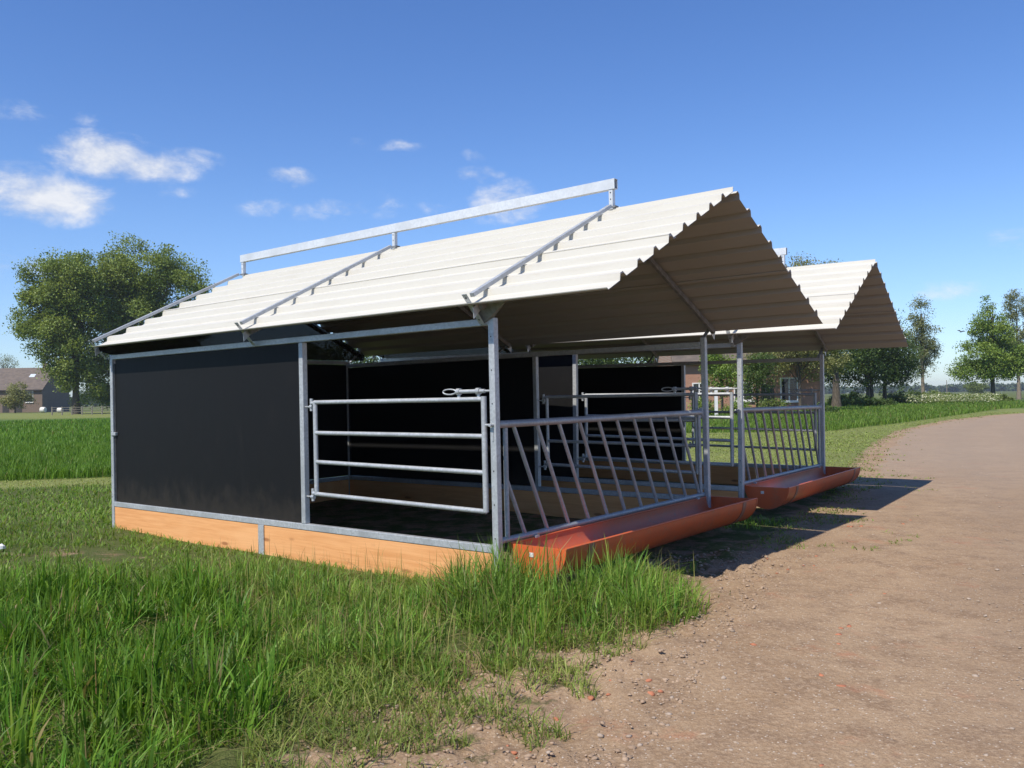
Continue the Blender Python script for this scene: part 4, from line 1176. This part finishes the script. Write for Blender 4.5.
# bushes and bales by the farmhouse
make_tree("yard_tree", at(15, 163), [(0, 0, 3.6, 2.4, 2.0, 2.2), (-0.8, 0, 2.4, 2.0, 1.8, 1.5), (1.1, 0, 2.4, 1.9, 1.8, 1.5)], 1.0, 0.14, 70, 4600, 0.30, 0.9, G_OLIVE, "small olive brown tree standing against the farmhouse wall", limbs=8)
make_tree("bare_tree", at(6, 196), [(-1, 0, 11.6, 1.6, 1.4, 1.6), (1.2, 0, 11.0, 1.4, 1.4, 1.6)], 6, 0.2, 50, 700, 0.28, 1.0, G_GREY, "nearly bare thin tree top showing above the farmhouse roof", limbs=22, top=12.5)
def bale(px, d, r_, label):
    x, y = at(px, d)
    root = empty("wrapped_bale", (x, y, 0)); tag(root, label, "bale", "pale bales by the farmhouse")
    b = MB()
    prof = [(-.45, r_ * .78), (-.41, r_ * .95), (-.3, r_), (.3, r_), (.41, r_ * .95), (.45, r_ * .78)]
    b.tube([(q[0], 0, r_) for q in prof], r_, 20, radii=[q[1] for q in prof])
    b.build("film_wrap", MAT["film"], root)
bale(43, 160, 0.54, "pale rounded bale at the farmhouse's right corner")
bale(60, 158, 0.45, "pale rounded bale standing apart, right of the farmhouse")
# pasture fence at the far edge of the meadow
fa, fb = np.array(at(52, 122)), np.array(at(132, 122))
fe = empty("pasture_fence", (fa[0], fa[1], 0)); tag(fe, "thin wooden post fence along the meadow's far edge below the big field trees", "fence")
d = fb - fa
nn = 9
for k in range(nn):
    q = d * k / (nn - 1)
    MB().box(q[0] - .07, q[0] + .07, q[1] - .07, q[1] + .07, -0.1, 1.2).build("fence_post", MAT["fence_wood"], fe)
for z in (0.45, 0.78, 1.08):
    MB().bar((0, -0.09, z), (d[0], d[1] - 0.09, z), 0.03, 0.05).build("fence_rail", MAT["fence_wood"], fe)
# pole on the horizon, bird, white scrap
x, y = at(947, 210)
pl = empty("utility_pole", (x, y, 0)); tag(pl, "thin distant pole on the horizon right of the slim poplar", "pole")
MB().tube([(0, 0, 0), (0, 0, 4.2)], 0.09, 8, radii=[0.11, 0.07]).build("shaft", MAT["fence_wood"], pl)
r_ = ray(961, 332); bp = Vector(r_ * (82 / r_[1])) + Vector((0, 0, CAM_Z))
bd = MB()
bd.tube([(-.26, 0, 0), (-.14, 0, 0.0), (0, 0, 0.01), (.12, 0, .02), (.19, 0, .03), (.25, 0, .02)], 0.05, 8, radii=[0.012, 0.03, 0.055, 0.04, 0.03, 0.006])
for sgn in (-1, 1):
    bd.prism([(-.07, 0, .03), (.09, 0, .03), (.08, sgn * .2, .16), (.0, sgn * .42, .10), (-.08, sgn * .2, .15)], (0, 0, 0.008))
bo = bd.build("bird", MAT["feather"], None); bo.location = bp; bo.rotation_euler = (0.2, 0, 0.6)
tag(bo, "small dark bird flying in the sky left of the cone shaped tree", "bird")
gx = on_ground(2, 552)
sc_ = MB(); rr = random.Random(3)
pts = [(math.cos(a) * (0.045 + 0.02 * rr.random()), math.sin(a) * (0.03 + .02 * rr.random()), 0.02 + 0.04 * rr.random()) for a in np.linspace(0, 6.28, 9)[:-1]]
sc_.add([(0, 0, 0.075)] + pts, [(0, i + 1, (i + 1) % 8 + 1) for i in range(8)]); sc_.add([(p[0], p[1], 0.0) for p in pts] + pts, [(i, (i + 1) % 8, 8 + (i + 1) % 8, 8 + i) for i in range(8)])
so_ = sc_.build("plastic_scrap", MAT["paper"], None); so_.location = (gx[0], gx[1], 0.035); so_.scale = (0.75, 0.75, 0.75)
tag(so_, "crumpled white plastic scrap lying on the worn grass", "litter")

# ------------------------------------------------------------------ air
g = N("pale air")
pv = g.n("ShaderNodeVolumePrincipled")
pv.inputs["Color"].default_value = (0.80, 0.88, 1.0, 1)
pv.inputs["Density"].default_value = 0.00022
pv.inputs["Anisotropy"].default_value = 0.2
o_ = g.n("ShaderNodeOutputMaterial"); g.l(pv.outputs[0], o_.inputs["Volume"])
hz_ = MB(); hz_.box(-3200, 3200, -3200, 3200, -1.2, 34.0)
hzo = hz_.build("haze", g.m)
tag(hzo, "thin pale haze in the air over the fields", "haze", kind="stuff")

# ------------------------------------------------------------------ light and sky
SUN_EL, SHADOW_AZ = math.radians(53.0), math.radians(36.4)
sd = bpy.data.lights.new("sun", "SUN"); sd.energy = 4.7; sd.angle = math.radians(0.53); sd.color = (1.0, 0.935, 0.825)
so = bpy.data.objects.new("sun", sd); COL.objects.link(so)
dirv = Vector((math.sin(SHADOW_AZ) * math.cos(SUN_EL), math.cos(SHADOW_AZ) * math.cos(SUN_EL), -math.sin(SUN_EL)))
so.rotation_euler = dirv.to_track_quat("-Z", "Y").to_euler()
so.location = (-20, -25, 40)

g = N("World", world=True)
scene.world = g.m
sky = g.n("ShaderNodeTexSky", sky_type="NISHITA", sun_disc=False)
sky.sun_elevation = SUN_EL
sky.sun_rotation = SHADOW_AZ + math.pi           # the sun stands behind the camera's left shoulder
sky.altitude = 0; sky.air_density = 1.0; sky.dust_density = 0.1; sky.ozone_density = 3.0
tc = g.n("ShaderNodeTexCoord").outputs["Generated"]
sep = g.n("ShaderNodeSeparateXYZ"); g.l(tc, sep.inputs[0])
az = g.math("ARCTAN2", sep.outputs[0], sep.outputs[1]); el = g.math("ARCSINE", sep.outputs[2])
comb = g.n("ShaderNodeCombineXYZ"); g.l(az, comb.inputs[0]); g.l(g.math("MULTIPLY", el, 1.7), comb.inputs[1])
nz = g.noise(comb.outputs[0], 18, 10, 0.63, 0.2)
nzl = g.noise(comb.outputs[0], 9, 4, 0.5)
def px_dir(px, py):
    r = ray(px, py); r = r / np.linalg.norm(r)
    return math.atan2(r[0], r[1]), math.asin(r[2])
CL = [(104, 156, 40, 18, .92), (140, 166, 46, 13, .82), (78, 156, 26, 14, .6), (46, 198, 50, 19, .90), (20, 182, 30, 15, .68), (84, 208, 24, 10, .5), (185, 158, 34, 9, .40), (208, 160, 26, 8, .30), (18, 110, 30, 9, .34), (15, 267, 46, 9, .55), (90, 122, 16, 7, .25), (165, 190, 24, 6, .3),
      (294, 178, 24, 8, .62), (342, 207, 32, 7, .45), (400, 146, 22, 6, .36), (360, 142, 14, 5, .3), (480, 174, 22, 8, .6), (478, 156, 16, 8, .42), (505, 204, 36, 19, .62), (445, 206, 26, 9, .35), (275, 208, 36, 9, .30), (385, 205, 22, 12, .24), (300, 215, 40, 8, .25), (1010, 242, 40, 10, .30), (955, 292, 60, 9, .25)]
tot_d = None
for (px, py, rx, ry, a_) in CL:
    ca, ce = px_dir(px, py); ra, re_ = rx / F_PX * 1.4, ry / F_PX * 1.5
    q = g.math("ADD", g.math("POWER", g.math("DIVIDE", g.math("SUBTRACT", az, ca), ra), 2.0), g.math("POWER", g.math("ABSOLUTE", g.math("DIVIDE", g.math("SUBTRACT", el, ce), re_)), 2.0))
    m_ = g.math("MULTIPLY", g.math("SUBTRACT", 1.0, g.math("MINIMUM", q, 1.0)), a_)
    tot_d = m_ if tot_d is None else g.math("MAXIMUM", tot_d, m_)
dens = g.sstep(g.math("ADD", tot_d, g.math("MULTIPLY", g.math("SUBTRACT", nz, 0.57), 2.1)), 0.0, 1.0)
dens = g.math("MULTIPLY", dens, g.sstep(tot_d, 0.0, 0.25))
# large wispy veil, very faint
body = g.mix(g.sstep(nz, 0.35, 0.72), (4.2, 4.55, 5.3), (6.1, 6.15, 6.3))
hs = g.n("ShaderNodeHueSaturation"); hs.inputs["Saturation"].default_value = 1.2; hs.inputs["Hue"].default_value = 0.508; hs.inputs["Value"].default_value = 1.0
g.l(sky.outputs[0], hs.inputs["Color"])
hz = g.sstep(el, 0.22, -0.02)
tintc = g.mix(hz, (0.96, 0.985, 1.08), (0.68, 0.79, 1.04))
tint = g.mix(1.0, hs.outputs[0], tintc, "MULTIPLY")
skyc = g.mix(g.math("MULTIPLY", dens, 0.92), tint, body)
bg = g.n("ShaderNodeBackground"); bg.inputs["Strength"].default_value = 0.125
g.l(skyc, bg.inputs[0])
g.out(bg.outputs[0])

scene.view_settings.view_transform = "Standard"
scene.view_settings.look = "None"
scene.view_settings.exposure = 0.30
scene.view_settings.gamma = 1.0
scene.render.engine = "CYCLES"
scene.cycles.use_denoising = True
scene.cycles.max_bounces = 8
scene.cycles.diffuse_bounces = 4
scene.cycles.transparent_max_bounces = 12
scene.cycles.sample_clamp_indirect = 8
